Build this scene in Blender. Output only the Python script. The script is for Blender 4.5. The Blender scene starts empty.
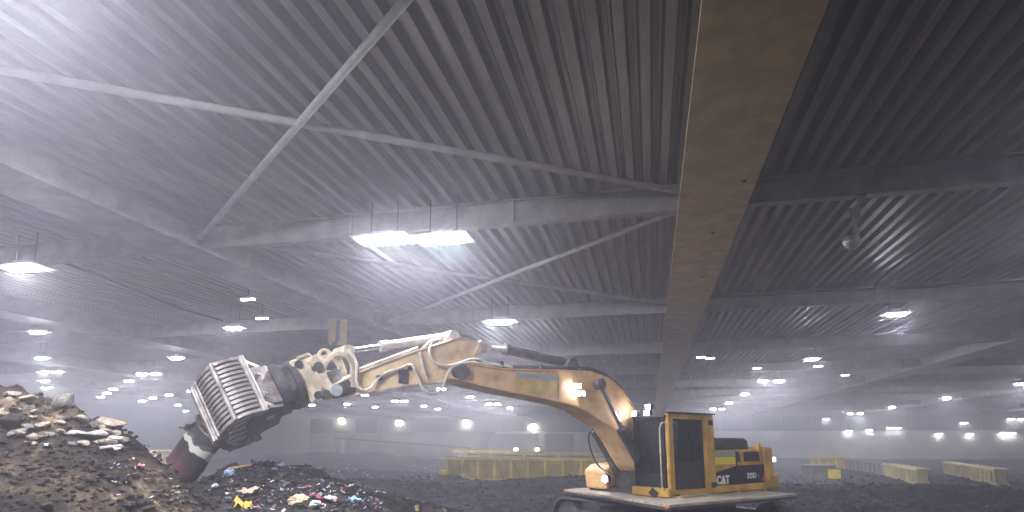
import bpy, bmesh, math, random
import numpy as np
from mathutils import Vector, Matrix, Euler

random.seed(7)
rng = np.random.default_rng(11)
scn = bpy.context.scene
COL = scn.collection

# ------------------------------------------------------------------ camera
F, CX, HOR, DROP, EYE = 600.0, 512.0, 444.0, 100.0, 2.4
PPY = HOR - DROP
PITCH = math.atan(DROP / F)
YAW = math.atan((651 - 512) / (F / math.cos(PITCH)))
cam_d = bpy.data.cameras.new('camera')
cam = bpy.data.objects.new('camera', cam_d)
COL.objects.link(cam)
cam.location = (0, 0, EYE)
cam.rotation_euler = (math.pi / 2 + PITCH, 0, YAW)
cam_d.sensor_width = 36
cam_d.lens = F / 1024 * 36
cam_d.shift_y = (PPY - 256) / 1024
cam_d.clip_end = 600
scn.camera = cam

# ------------------------------------------------------------------ world: dusty air in the hall, no sky seen
LAMP = 700.0          # radiance of the high-bay lenses
HAZE = 0.0066
world = bpy.data.worlds.new('World')
scn.world = world
world.use_nodes = True
wn = world.node_tree
wn.nodes.clear()
wo = wn.nodes.new('ShaderNodeOutputWorld')
bg = wn.nodes.new('ShaderNodeBackground')
bg.inputs['Color'].default_value = (0, 0, 0, 1)
bg.inputs['Strength'].default_value = 0
vs = wn.nodes.new('ShaderNodeVolumeScatter')
vs.inputs['Color'].default_value = (0.92, 0.905, 1.0, 1)
vs.inputs['Density'].default_value = HAZE
vs.inputs['Anisotropy'].default_value = 0.66
wn.links.new(bg.outputs[0], wo.inputs['Surface'])
wn.links.new(vs.outputs[0], wo.inputs['Volume'])

scn.view_settings.view_transform = 'Standard'
scn.view_settings.look = 'None'
scn.view_settings.gamma = 1
scn.view_settings.use_curve_mapping = False
scn.view_settings.exposure = -0.42
scn.cycles.use_denoising = True
scn.cycles.volume_bounces = 1
scn.cycles.max_bounces = 6
scn.cycles.diffuse_bounces = 3
scn.cycles.glossy_bounces = 2
scn.cycles.transparent_max_bounces = 12
scn.cycles.sample_clamp_indirect = 4
scn.cycles.use_light_tree = True

# ------------------------------------------------------------------ pixel -> place
def ray(x, y):
    r = (x - CX) / F
    u = -(y - PPY) / F
    fy = math.cos(PITCH) - u * math.sin(PITCH)
    uz = math.sin(PITCH) + u * math.cos(PITCH)
    return Vector((r * math.cos(YAW) - fy * math.sin(YAW), r * math.sin(YAW) + fy * math.cos(YAW), uz))
def at_z(x, y, z):
    d = ray(x, y)
    return Vector((0, 0, EYE)) + d * ((z - EYE) / d.z)
def at_Y(x, y, Y):
    d = ray(x, y)
    return Vector((0, 0, EYE)) + d * (Y / d.y)
def at_d(x, y, dist):
    d = ray(x, y)
    return Vector((0, 0, EYE)) + d * (dist / (-d.x * math.sin(YAW) + d.y * math.cos(YAW)))

# ------------------------------------------------------------------ materials
def mat(name, col, rough=0.6, metal=0.0, var=0.0, vscale=4.0, var_col=None, bump=0.0, bscale=30.0, stretch=None,
        emis=None, estr=0.0, detail=4.0, spec=0.5, lo=0.42, hi=0.62):
    m = bpy.data.materials.new(name)
    m.use_nodes = True
    nt = m.node_tree
    b = nt.nodes['Principled BSDF']
    b.inputs['Base Color'].default_value = (*col, 1)
    b.inputs['Roughness'].default_value = rough
    b.inputs['Metallic'].default_value = metal
    b.inputs['Specular IOR Level'].default_value = spec
    tc = None
    def coords():
        nonlocal tc
        if tc is None:
            g = nt.nodes.new('ShaderNodeTexCoord')
            mp = nt.nodes.new('ShaderNodeMapping')
            if stretch:
                mp.inputs['Scale'].default_value = stretch
            nt.links.new(g.outputs['Object'], mp.inputs[0])
            tc = mp.outputs[0]
        return tc
    if var > 0 or var_col:
        n = nt.nodes.new('ShaderNodeTexNoise')
        n.inputs['Scale'].default_value = vscale
        n.inputs['Detail'].default_value = detail
        n.inputs['Roughness'].default_value = 0.65
        nt.links.new(coords(), n.inputs['Vector'])
        r = nt.nodes.new('ShaderNodeValToRGB')
        c2 = var_col if var_col else tuple(c * (1 - var) for c in col)
        r.color_ramp.elements[0].position = lo
        r.color_ramp.elements[1].position = hi
        r.color_ramp.elements[0].color = (*c2, 1)
        r.color_ramp.elements[1].color = (*col, 1)
        nt.links.new(n.outputs[0], r.inputs[0])
        nt.links.new(r.outputs[0], b.inputs['Base Color'])
    if bump > 0:
        n2 = nt.nodes.new('ShaderNodeTexNoise')
        n2.inputs['Scale'].default_value = bscale
        n2.inputs['Detail'].default_value = 5
        nt.links.new(coords(), n2.inputs['Vector'])
        bp = nt.nodes.new('ShaderNodeBump')
        bp.inputs['Strength'].default_value = bump
        bp.inputs['Distance'].default_value = 0.03
        nt.links.new(n2.outputs[0], bp.inputs['Height'])
        nt.links.new(bp.outputs[0], b.inputs['Normal'])
    if emis:
        b.inputs['Emission Color'].default_value = (*emis, 1)
        b.inputs['Emission Strength'].default_value = estr
    return m

def ground_mat(name, cols, scale, bump=0.8):
    """three-colour mottled soil"""
    m = bpy.data.materials.new(name)
    m.use_nodes = True
    nt = m.node_tree
    b = nt.nodes['Principled BSDF']
    b.inputs['Roughness'].default_value = 0.95
    b.inputs['Specular IOR Level'].default_value = 0.15
    g = nt.nodes.new('ShaderNodeTexCoord')
    n = nt.nodes.new('ShaderNodeTexNoise')
    n.inputs['Scale'].default_value = scale
    n.inputs['Detail'].default_value = 8
    n.inputs['Roughness'].default_value = 0.7
    n.inputs['Distortion'].default_value = 0.6
    nt.links.new(g.outputs['Object'], n.inputs['Vector'])
    r = nt.nodes.new('ShaderNodeValToRGB')
    while len(r.color_ramp.elements) < len(cols):
        r.color_ramp.elements.new(0.5)
    for i, (p, c) in enumerate(cols):
        r.color_ramp.elements[i].position = p
        r.color_ramp.elements[i].color = (*c, 1)
    nt.links.new(n.outputs[0], r.inputs[0])
    v = nt.nodes.new('ShaderNodeTexNoise')
    v.inputs['Scale'].default_value = scale * 9
    v.inputs['Detail'].default_value = 4
    nt.links.new(g.outputs['Object'], v.inputs['Vector'])
    mx = nt.nodes.new('ShaderNodeMix')
    mx.data_type = 'RGBA'
    mx.blend_type = 'OVERLAY'
    mx.inputs[0].default_value = 0.8
    nt.links.new(r.outputs[0], mx.inputs[6])
    nt.links.new(v.outputs[0], mx.inputs[7])
    nt.links.new(mx.outputs[2], b.inputs['Base Color'])
    bp = nt.nodes.new('ShaderNodeBump')
    bp.inputs['Strength'].default_value = bump
    bp.inputs['Distance'].default_value = 0.06
    nt.links.new(v.outputs[0], bp.inputs['Height'])
    nt.links.new(bp.outputs[0], b.inputs['Normal'])
    return m

def glass_mat(name, tint=(0.02, 0.025, 0.03), clear=0.45, rough=0.05):
    m = bpy.data.materials.new(name)
    m.use_nodes = True
    nt = m.node_tree
    nt.nodes.clear()
    o = nt.nodes.new('ShaderNodeOutputMaterial')
    t = nt.nodes.new('ShaderNodeBsdfTransparent')
    t.inputs[0].default_value = (0.7, 0.75, 0.8, 1)
    p = nt.nodes.new('ShaderNodeBsdfPrincipled')
    p.inputs['Base Color'].default_value = (*tint, 1)
    p.inputs['Roughness'].default_value = rough
    x = nt.nodes.new('ShaderNodeMixShader')
    x.inputs[0].default_value = 1 - clear
    nt.links.new(t.outputs[0], x.inputs[1])
    nt.links.new(p.outputs[0], x.inputs[2])
    nt.links.new(x.outputs[0], o.inputs['Surface'])
    return m

M = {}
M['deck'] = mat('deck', (0.37, 0.34, 0.30), 0.45, 0.4, var=0.25, vscale=1.2, stretch=(3, 0.3, 1))
M['beam'] = mat('beam', (0.34, 0.32, 0.29), 0.6, var=0.25, vscale=1.5)
M['girder'] = mat('girder', (0.58, 0.44, 0.22), 0.75, var=0.22, vscale=2.0, bump=0.15, bscale=20)
M['brace'] = mat('brace', (0.4, 0.375, 0.345), 0.6, var=0.2, vscale=2)
M['conduit'] = mat('conduit', (0.1, 0.1, 0.11), 0.6)
M['wall'] = mat('wall', (0.62, 0.6, 0.58), 0.8, var=0.25, vscale=0.15)
M['wall_dark'] = mat('wall_dark', (0.25, 0.25, 0.27), 0.8, var=0.2, vscale=0.2)
M['white'] = mat('white', (0.75, 0.75, 0.75), 0.6)
M['lamp_body'] = mat('lamp_body', (0.5, 0.5, 0.52), 0.5, 0.3)
M['lens'] = mat('lens', (0.9, 0.9, 0.9), 0.5, emis=(0.89, 0.895, 1.0), estr=LAMP)
M['lens_far'] = mat('lens_far', (0.9, 0.9, 0.9), 0.5, emis=(0.89, 0.895, 1.0), estr=LAMP * 2.7)
M['lens_near'] = mat('lens_near', (0.9, 0.9, 0.9), 0.5, emis=(0.89, 0.895, 1.0), estr=LAMP * 2.0)
M['lens_warm'] = mat('lens_warm', (0.9, 0.9, 0.85), 0.5, emis=(1.0, 0.93, 0.75), estr=LAMP * 0.7)
M['lens_wall'] = mat('lens_wall', (0.9, 0.9, 0.9), 0.5, emis=(0.95, 0.96, 1.0), estr=LAMP * 0.08)
M['lens_strip'] = mat('lens_strip', (0.9, 0.9, 0.9), 0.5, emis=(1.0, 0.97, 0.9), estr=25)
M['work_lens'] = mat('work_lens', (0.9, 0.9, 0.95), 0.4, emis=(0.85, 0.88, 1.0), estr=70)
M['sign_yellow'] = mat('sign_yellow', (0.36, 0.26, 0.09), 0.7, var=0.15, vscale=3)
M['letter_dark'] = mat('letter_dark', (0.07, 0.07, 0.09), 0.7)
M['yellow'] = mat('yellow', (0.70, 0.40, 0.075), 0.45, var=0.35, vscale=2.2, bump=0.08, bscale=12)
M['yellow_dusty'] = mat('yellow_dusty', (0.84, 0.62, 0.36), 0.6, var_col=(0.60, 0.39, 0.19), vscale=3.0, bump=0.1, bscale=14, lo=0.3, hi=0.55)
M['boom'] = mat('boom', (0.80, 0.50, 0.22), 0.5, var_col=(0.55, 0.28, 0.12), vscale=2.5, bump=0.1, bscale=14, lo=0.3, hi=0.55)
M['cream'] = mat('cream', (0.66, 0.55, 0.40), 0.6, var=0.4, vscale=4)
M['black'] = mat('black', (0.012, 0.012, 0.014), 0.45)
M['dark_steel'] = mat('dark_steel', (0.085, 0.08, 0.082), 0.5, 0.3, var=0.5, vscale=6, bump=0.2, bscale=25)
M['grapple'] = mat('grapple', (0.26, 0.235, 0.22), 0.55, 0.3, var_col=(0.12, 0.095, 0.08), vscale=5, bump=0.2, bscale=25, lo=0.38, hi=0.6)
M['slat'] = mat('slat', (0.27, 0.25, 0.235), 0.55, 0.3, var=0.55, vscale=7)
M['chrome'] = mat('chrome', (0.75, 0.75, 0.77), 0.2, 0.9)
M['cylinder'] = mat('cylinder', (0.62, 0.58, 0.52), 0.45, var=0.3, vscale=5)
M['hose'] = mat('hose', (0.62, 0.56, 0.49), 0.7, var=0.25, vscale=8)
M['glass'] = glass_mat('glass')
M['interior'] = mat('interior', (0.02, 0.02, 0.022), 0.7)
M['seat_grey'] = mat('seat_grey', (0.14, 0.14, 0.15), 0.8)
M['green_led'] = mat('green_led', (0.0, 0.3, 0.1), 0.5, emis=(0.05, 1.0, 0.35), estr=4)
M['platform'] = mat('platform', (0.50, 0.42, 0.33), 0.75, var=0.4, vscale=1.6, stretch=(1, 5, 1), bump=0.15)
M['red'] = mat('red', (0.6, 0.08, 0.04), 0.6)
M['orange_red'] = mat('orange_red', (0.75, 0.16, 0.05), 0.6)
M['sticker'] = mat('sticker', (0.85, 0.68, 0.03), 0.5)
M['sticker_blue'] = mat('sticker_blue', (0.28, 0.36, 0.42), 0.5)
M['boom_sign'] = mat('boom_sign', (0.72, 0.50, 0.14), 0.55, var=0.25, vscale=5)
M['logo_white'] = mat('logo_white', (0.85, 0.85, 0.85), 0.5)
M['track'] = mat('track', (0.12, 0.11, 0.11), 0.6, 0.3, var=0.4, vscale=5)
M['skip'] = mat('skip', (0.78, 0.58, 0.04), 0.55, var=0.3, vscale=0.9, bump=0.05)
M['skip_panel_shaded'] = mat('skip_panel_shaded', (0.52, 0.37, 0.03), 0.6, var=0.35, vscale=0.9)  # skip yellow darkened as painted shade behind ribs and rim, mottled at random
M['skip_dark'] = mat('skip_dark', (0.34, 0.27, 0.06), 0.6, var=0.3, vscale=1.2)
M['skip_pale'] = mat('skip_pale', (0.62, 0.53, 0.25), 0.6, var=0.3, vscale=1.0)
M['grey_green'] = mat('grey_green', (0.16, 0.17, 0.15), 0.7, var=0.3, vscale=1.5)
M['ground'] = ground_mat('ground', [(0.36, (0.006, 0.0056, 0.0066)), (0.5, (0.019, 0.018, 0.020)), (0.66, (0.07, 0.066, 0.069))], 1.3)
M['rubble'] = ground_mat('rubble', [(0.38, (0.007, 0.0055, 0.0045)), (0.49, (0.021, 0.0155, 0.011)), (0.58, (0.062, 0.045, 0.028)), (0.68, (0.24, 0.175, 0.11))], 1.1)
M['waste'] = ground_mat('waste', [(0.36, (0.008, 0.0075, 0.008)), (0.52, (0.026, 0.023, 0.023)), (0.64, (0.06, 0.051, 0.046)), (0.8, (0.18, 0.145, 0.11))], 1.4)
M['rock_grey'] = mat('rock_grey', (0.22, 0.20, 0.18), 0.95, var=0.5, vscale=5, bump=0.6, bscale=18, spec=0.2)
M['rock_tan'] = mat('rock_tan', (0.36, 0.30, 0.22), 0.95, var=0.45, vscale=5, bump=0.6, bscale=18, spec=0.2)
M['rock_dark'] = mat('rock_dark', (0.05, 0.041, 0.033), 0.95, var=0.5, vscale=5, bump=0.6, bscale=18, spec=0.2)
M['rock_pale'] = mat('rock_pale', (0.5, 0.48, 0.45), 0.9, var=0.5, vscale=6, bump=0.5, bscale=18, spec=0.2)
for nm, c in dict(bag_white=(0.78, 0.78, 0.78), film_pink=(0.66, 0.25, 0.38), jug_blue=(0.33, 0.47, 0.72), sheet_yellow=(0.62, 0.42, 0.04),
                  rag_red=(0.42, 0.09, 0.10), film_blue=(0.25, 0.42, 0.62), foam_tan=(0.55, 0.45, 0.30), card_orange=(0.6, 0.33, 0.1),
                  film_violet=(0.36, 0.30, 0.55), can_gold=(0.6, 0.43, 0.2), plastic_grey=(0.42, 0.45, 0.47)).items():
    M[nm] = mat(nm, c, 0.55, var=0.35, vscale=9)

# ------------------------------------------------------------------ mesh helpers
class MB:
    def __init__(s):
        s.v = []
        s.f = []
    def add(s, vs, fs):
        o = len(s.v)
        s.v += [tuple(p) for p in vs]
        s.f += [tuple(i + o for i in f) for f in fs]
        return s
    def box(s, c, size, R=None):
        hx, hy, hz = size[0] / 2, size[1] / 2, size[2] / 2
        c = Vector(c)
        pts = []
        for dz in (-hz, hz):
            for dx, dy in ((-hx, -hy), (hx, -hy), (hx, hy), (-hx, hy)):
                p = Vector((dx, dy, dz))
                if R is not None:
                    p = R @ p
                pts.append(c + p)
        return s.add(pts, [(3, 2, 1, 0), (4, 5, 6, 7), (0, 1, 5, 4), (1, 2, 6, 5), (2, 3, 7, 6), (3, 0, 4, 7)])
    def span(s, a, b):
        return s.box([(a[i] + b[i]) / 2 for i in range(3)], [abs(b[i] - a[i]) for i in range(3)])
    def bar(s, a, b, w, h, up=(0, 0, 1)):
        a, b = Vector(a), Vector(b)
        d = (b - a).normalized()
        u = Vector(up)
        sd = d.cross(u)
        if sd.length < 1e-4:
            sd = d.cross(Vector((0, 1, 0)))
        sd.normalize()
        u = sd.cross(d)
        R = Matrix((sd, d, u)).transposed()
        return s.box((a + b) / 2, (w, (b - a).length, h), R)
    def prism(s, poly, fn0, fn1):
        """poly of 2-d points; fn0/fn1 turn (a,b) into the two end caps"""
        n = len(poly)
        p0 = [fn0(*q) for q in poly]
        p1 = [fn1(*q) for q in poly]
        return s.add(p0 + p1, [tuple(range(n))[::-1], tuple(range(n, 2 * n))] + [(i, (i + 1) % n, n + (i + 1) % n, n + i) for i in range(n)])
    def strip(s, top, bot, y0, y1):
        """a box-section member in the x-z plane between two polylines of equal length"""
        n = len(top)
        vs = []
        for (a, b) in zip(top, bot):
            vs += [(a[0], y0, a[1]), (a[0], y1, a[1]), (b[0], y1, b[1]), (b[0], y0, b[1])]
        fs = []
        for i in range(n - 1):
            o, q = 4 * i, 4 * i + 4
            fs += [(o, o + 1, q + 1, q), (o + 1, o + 2, q + 2, q + 1), (o + 2, o + 3, q + 3, q + 2), (o + 3, o, q, q + 3)]
        fs += [(3, 2, 1, 0), (4 * n - 4, 4 * n - 3, 4 * n - 2, 4 * n - 1)]
        return s.add(vs, fs)
    def tube(s, path, r, n=10, cap=True):
        path = [Vector(p) for p in path]
        rs = r if isinstance(r, (list, tuple)) else [r] * len(path)
        prev = None
        rings = []
        for i, p in enumerate(path):
            if i == 0:
                t = path[1] - p
            elif i == len(path) - 1:
                t = p - path[i - 1]
            else:
                t = (path[i + 1] - p).normalized() + (p - path[i - 1]).normalized()
            t.normalize()
            if prev is None:
                a = Vector((0, 0, 1)) if abs(t.z) < 0.9 else Vector((1, 0, 0))
                u = t.cross(a).normalized()
            else:
                u = (prev - t * prev.dot(t)).normalized()
            prev = u
            w = t.cross(u)
            rings.append([p + (u * math.cos(2 * math.pi * k / n) + w * math.sin(2 * math.pi * k / n)) * rs[i] for k in range(n)])
        vs = [q for g in rings for q in g]
        fs = []
        for i in range(len(path) - 1):
            for k in range(n):
                fs.append((i * n + k, i * n + (k + 1) % n, (i + 1) * n + (k + 1) % n, (i + 1) * n + k))
        if cap:
            fs.append(tuple(range(n))[::-1])
            fs.append(tuple(range((len(path) - 1) * n, len(path) * n)))
        return s.add(vs, fs)
    def cyl(s, a, b, r0, r1=None, n=16):
        return s.tube([a, b], [r0, r0 if r1 is None else r1], n)
    def mesh(s, name, m, smooth=None):
        me = bpy.data.meshes.new(name)
        me.from_pydata(s.v, [], s.f)
        me.validate()
        bm = bmesh.new()
        bm.from_mesh(me)
        bmesh.ops.recalc_face_normals(bm, faces=bm.faces)
        bm.to_mesh(me)
        bm.free()
        if m is not None:
            me.materials.append(M[m] if isinstance(m, str) else m)
        if smooth:
            me.polygons.foreach_set('use_smooth', [True] * len(me.polygons))
            me.set_sharp_from_angle(angle=math.radians(smooth))
        return me
    def build(s, name, m, parent=None, bevel=0, smooth=None, loc=None):
        return link(name, s.mesh(name, m, smooth), parent, bevel, loc)

def link(name, me, parent=None, bevel=0, loc=None, rot=None):
    o = bpy.data.objects.new(name, me)
    COL.objects.link(o)
    if parent:
        o.parent = parent
    if loc is not None:
        o.location = loc
    if rot is not None:
        o.rotation_euler = rot
    if bevel:
        b = o.modifiers.new('edge', 'BEVEL')
        b.width = bevel
        b.segments = 2
        b.limit_method = 'ANGLE'
        b.angle_limit = math.radians(35)
    return o

def tag(o, label=None, cat=None, group=None, kind=None):
    if label:
        o['label'] = label
    if cat:
        o['category'] = cat
    if group:
        o['group'] = group
    if kind:
        o['kind'] = kind
    return o

def empty(name, loc=(0, 0, 0), rz=0, label=None, cat=None, group=None, kind=None):
    o = bpy.data.objects.new(name, None)
    COL.objects.link(o)
    o.location = loc
    o.rotation_euler = (0, 0, rz)
    o.empty_display_size = 0.2
    return tag(o, label, cat, group, kind)

def copy_tree(o, parent=None):
    c = o.copy()
    COL.objects.link(c)
    c.parent = parent
    for ch in list(o.children):
        copy_tree(ch, c)
    return c

def text_mesh(name, body, size, m, bold=0.0, depth=0.004, shear=0.0):
    cu = bpy.data.curves.new(name, 'FONT')
    cu.body = body
    cu.size = size
    cu.extrude = depth
    cu.offset = bold
    cu.shear = shear
    cu.align_x = 'CENTER'
    cu.align_y = 'CENTER'
    t = bpy.data.objects.new(name + '_tmp', cu)
    COL.objects.link(t)
    bpy.context.view_layer.update()
    me = bpy.data.meshes.new_from_object(t.evaluated_get(bpy.context.evaluated_depsgraph_get()))
    bpy.data.objects.remove(t)
    me.name = name
    me.materials.clear()
    me.materials.append(M[m])
    return me

def resample(pts, n):
    pts = [Vector((p[0], p[1])) for p in pts]
    d = [0]
    for a, b in zip(pts, pts[1:]):
        d.append(d[-1] + (b - a).length)
    out = []
    for i in range(n):
        s = d[-1] * i / (n - 1)
        k = max(j for j in range(len(d)) if d[j] <= s + 1e-9)
        k = min(k, len(pts) - 2)
        t = (s - d[k]) / max(1e-9, d[k + 1] - d[k])
        out.append(tuple(pts[k].lerp(pts[k + 1], t)))
    return out

def smooth_path(pts, n=8):
    """Catmull-Rom through 3-d points"""
    P = [Vector(p) for p in pts]
    P = [P[0] * 2 - P[1]] + P + [P[-1] * 2 - P[-2]]
    out = []
    for i in range(1, len(P) - 2):
        for k in range(n):
            t = k / n
            a, b, c, d = P[i - 1], P[i], P[i + 1], P[i + 2]
            out.append(0.5 * ((2 * b) + (c - a) * t + (2 * a - 5 * b + 4 * c - d) * t * t + (3 * b - a - 3 * c + d) * t ** 3))
    out.append(P[-2])
    return out

# value noise ------------------------------------------------------------
_T = np.random.default_rng(3).random((256, 256))
def vnoise(x, y):
    xi = np.floor(x).astype(int)
    yi = np.floor(y).astype(int)
    fx = x - xi
    fy = y - yi
    fx = fx * fx * (3 - 2 * fx)
    fy = fy * fy * (3 - 2 * fy)
    a = _T[xi & 255, yi & 255]
    b = _T[(xi + 1) & 255, yi & 255]
    c = _T[xi & 255, (yi + 1) & 255]
    d = _T[(xi + 1) & 255, (yi + 1) & 255]
    return (a * (1 - fx) + b * fx) * (1 - fy) + (c * (1 - fx) + d * fx) * fy
def fbm(x, y, o=5, g=0.5):
    s = 0
    a = 1
    t = 0
    for i in range(o):
        s = s + a * (vnoise(x * 2 ** i + 17.3 * i, y * 2 ** i + 5.1 * i) - 0.5)
        t += a
        a *= g
    return s / t * 2

# ================================================================== STRUCTURE
XMIN, XMAX, YMIN, YMAX = -68.0, 62.0, -9.0, 112.0
Z_GIRD, Z_JOIST, Z_DECK = 6.9, 7.0, 7.55

O_M = Vector((0.408, 16.778, 0))
A_M = math.radians(228.83)
def w_m(x, y, z=0):
    return Vector((O_M.x + math.cos(A_M) * x - math.sin(A_M) * y, O_M.y + math.sin(A_M) * x + math.cos(A_M) * y, z))

# floor: churned dark waste ground with berms
def ridge(X, Y, pts, slope, rnd=0.25):
    h = np.full(np.shape(X), -9.0)
    for a, b in zip(pts, pts[1:]):
        ax, ay, az = a
        bx, by, bz = b
        dx, dy = bx - ax, by - ay
        t = np.clip(((X - ax) * dx + (Y - ay) * dy) / (dx * dx + dy * dy), 0, 1)
        d = np.hypot(X - ax - t * dx, Y - ay - t * dy)
        h = np.maximum(h, az + t * (bz - az) - slope * (np.sqrt(d * d + rnd * rnd) - rnd))
    return h

def pxr(lst):
    return [tuple(at_d(*p)) for p in lst]
BERMS = [(pxr([(700, 484, 30), (780, 484, 30), (850, 485, 29), (930, 486, 28), (1000, 488, 27), (1100, 491, 26)]), 0.28),
         (pxr([(300, 476, 30), (380, 481, 29), (470, 485, 27), (545, 482, 29)]), 0.22),
         (pxr([(250, 455, 62), (320, 453.5, 62), (370, 453, 60), (415, 457, 56), (440, 466, 52)]), 0.16),
         (pxr([(436, 480, 37.5), (500, 480, 36.5), (560, 477, 35), (640, 476, 33)]), 0.3),
         (pxr([(330, 468, 42), (400, 470, 42), (436, 474, 41)]), 0.16)]
def floor_h(X, Y):
    h = 0.22 * fbm(X * 0.23, Y * 0.23, 4) + 0.16 * fbm(X * 1.1 + 9, Y * 1.1, 4, 0.6)
    r = h * 0
    for pts, sl in BERMS:
        r = np.maximum(r, ridge(X, Y, pts, sl, 0.8))
    h = h * 0.8 + r
    d = np.hypot(X - O_M.x, Y - O_M.y)
    k = np.clip((d - 4.2) / 2.0, 0, 1)
    return h * k - 0.06 * (1 - k)
def axis(segs):
    out = [segs[0][0]]
    for a, b, st in segs:
        n = max(1, int(round((b - a) / st)))
        out += list(np.linspace(a, b, n + 1)[1:])
    return np.array(out)
def grid_mesh(name, X, Y, Z, keep=None):
    ny, nx = X.shape
    vs = np.stack([X, Y, Z], -1).reshape(-1, 3)
    i = np.arange(nx * ny).reshape(ny, nx)
    f = np.stack([i[:-1, :-1], i[:-1, 1:], i[1:, 1:], i[1:, :-1]], -1).reshape(-1, 4)
    if keep is not None:
        kf = keep.reshape(-1)[f].any(1)
        f = f[kf]
        used = np.zeros(len(vs), bool)
        used[f] = True
        mp = np.cumsum(used) - 1
        vs = vs[used]
        f = mp[f]
    me = bpy.data.meshes.new(name)
    me.from_pydata(vs.tolist(), [], f.tolist())
    me.polygons.foreach_set('use_smooth', [True] * len(me.polygons))
    return me
xs = axis([(XMIN, -30, 1.0), (-30, -14, 0.4), (-14, 20, 0.16), (20, 35, 0.3), (35, XMAX, 1.0)])
ys = axis([(YMIN, 4, 0.8), (4, 16, 0.4), (16, 38, 0.15), (38, 66, 0.35), (66, YMAX, 1.2)])
X, Y = np.meshgrid(xs, ys)
me = grid_mesh('floor', X, Y, floor_h(X, Y))
me.materials.append(M['ground'])
tag(link('floor', me), kind='structure')

# walls
def wall(name, a, b, h, m):
    o = MB().span(a, (b[0], b[1], h)).build(name, m)
    return tag(o, kind='structure')
wb = wall('wall_back', (XMIN, YMAX, -0.5), (XMAX, YMAX + 0.3, 0), 7.7, 'wall')
for i in range(26):                                                     # cladding panels proud of the back wall, above the lit dado
    x0 = XMIN + i * 5.0
    MB().span((x0 + 0.04, YMAX - 0.12, 4.6), (x0 + 4.96, YMAX - 0.001, 7.5)).build('panel', 'wall_dark', wb)
wall('wall_left', (XMIN - 0.3, YMIN, -0.5), (XMIN, YMAX, 0), 7.7, 'wall_dark')
wall('wall_right', (XMAX, YMIN, -0.5), (XMAX + 0.3, YMAX, 0), 7.7, 'wall_dark')
wall('wall_front', (XMIN, YMIN - 0.3, -0.5), (XMAX, YMIN, 0), 7.7, 'wall_dark')
# gate opening in the back wall: pale jamb and lintel with a grey leaf
dp = at_Y(542, 455, YMAX)
d1 = empty('door_1', (dp.x, YMAX, 0), kind='structure')
MB().span((-0.55, -0.35, -0.1), (0.55, -0.02, 4.3)).build('jamb', 'white', d1)
MB().span((-9.0, -0.35, 4.3), (0.9, -0.02, 4.75)).build('lintel', 'white', d1)
MB().span((0.6, -0.2, -0.1), (6.0, -0.02, 4.3)).build('door_leaf', 'wall_dark', d1)

# ceiling: trapezoidal steel deck, ribs along the hall
GX = [-45.5, -33.8, -22.1, -10.75, 1.32, 16.4, 31.4, 46.4]
JY = [2.2 + 9.7 * i for i in range(12)]
ceil = empty('ceiling', (0, 0, Z_DECK), kind='structure')
PER, RIB, DEP = 0.31, 0.135, 0.20
def deck_sheet(x0, x1, y0, y1):
    mb = MB()
    n = int((x1 - x0) / PER)
    p = (x1 - x0) / n
    prof = []
    for i in range(n):
        a = x0 + i * p
        prof += [(a, 0), (a + RIB, 0), (a + RIB + 0.035, DEP), (a + p * 0.5 + 0.060, DEP), (a + p * 0.5 + 0.067, DEP - 0.012), (a + p * 0.5 + 0.080, DEP - 0.012), (a + p * 0.5 + 0.087, DEP), (a + p - 0.035, DEP)]
    prof.append((x1, 0))
    vs = [(q[0], y0, q[1]) for q in prof] + [(q[0], y1, q[1]) for q in prof]
    k = len(prof)
    return mb.add(vs, [(i, i + 1, k + i + 1, k + i) for i in range(k - 1)])
bays = [XMIN] + GX + [XMAX]
spans = [YMIN] + JY + [YMAX]
for xa, xb in zip(bays, bays[1:]):
    for ya, yb in zip(spans, spans[1:]):
        deck_sheet(xa, xb, ya, yb).build('roof_sheet', 'deck', ceil)
# lid above the deck so that no black sky shows through
MB().span((XMIN, YMIN, 0.23), (XMAX, YMAX, 0.35)).build('roof_board', 'wall_dark', ceil)

# ------------------------------------------------------------------ girders, joists, braces
GIRDER_LABEL = {-10.75: 'pale dusty wide roof girder carrying the yellow letter sign', 1.32: 'wide beige roof girder passing over the excavator cab',
                16.4: 'dark wide roof girder beyond the hanging dome camera',
                -22.1: 'first hazy roof girder beyond the one with the letter sign', -33.8: 'second hazy roof girder beyond the one with the letter sign',
                -45.5: 'third hazy roof girder beyond the one with the letter sign', 31.4: 'first hazy roof girder beyond the dark one past the dome camera',
                46.4: 'second hazy roof girder beyond the dark one past the dome camera'}
for gx in GX:
    g = empty('roof_girder', (gx, 0, Z_GIRD), label=GIRDER_LABEL[gx], cat='girder', group='wide roof girders')
    hw = 0.64
    gm = 'girder' if gx == 1.32 else 'beam'
    MB().span((-hw, YMIN, 0), (hw, YMAX - 0.15, 0.06)).build('bottom_flange', gm, g)
    MB().span((-0.22, YMIN, 0.06), (0.22, YMAX - 0.15, 0.66)).build('web', gm, g)
    if -12 < gx < 17:
        for jy in JY[:5]:
            for sd in (-1, 1):
                MB().span((sd * 0.22, jy - 0.012, 0.06), (sd * 0.5, jy + 0.012, 0.64)).build('stiffener', gm, g)
        if gx == 1.32:
            for (px, py) in ((744, 181), (713, 233), (702, 277)):
                p = at_z(px, py, Z_GIRD) - g.location
                MB().cyl((p.x, p.y, -0.012), (p.x, p.y, 0.02), 0.045, n=10).build('bolt', 'black', g)
bay_names = {(-10.75, 1.32): 'between the beige girder and the girder with the letter sign', (1.32, 16.4): 'on the dome camera side of the beige girder'}
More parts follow.
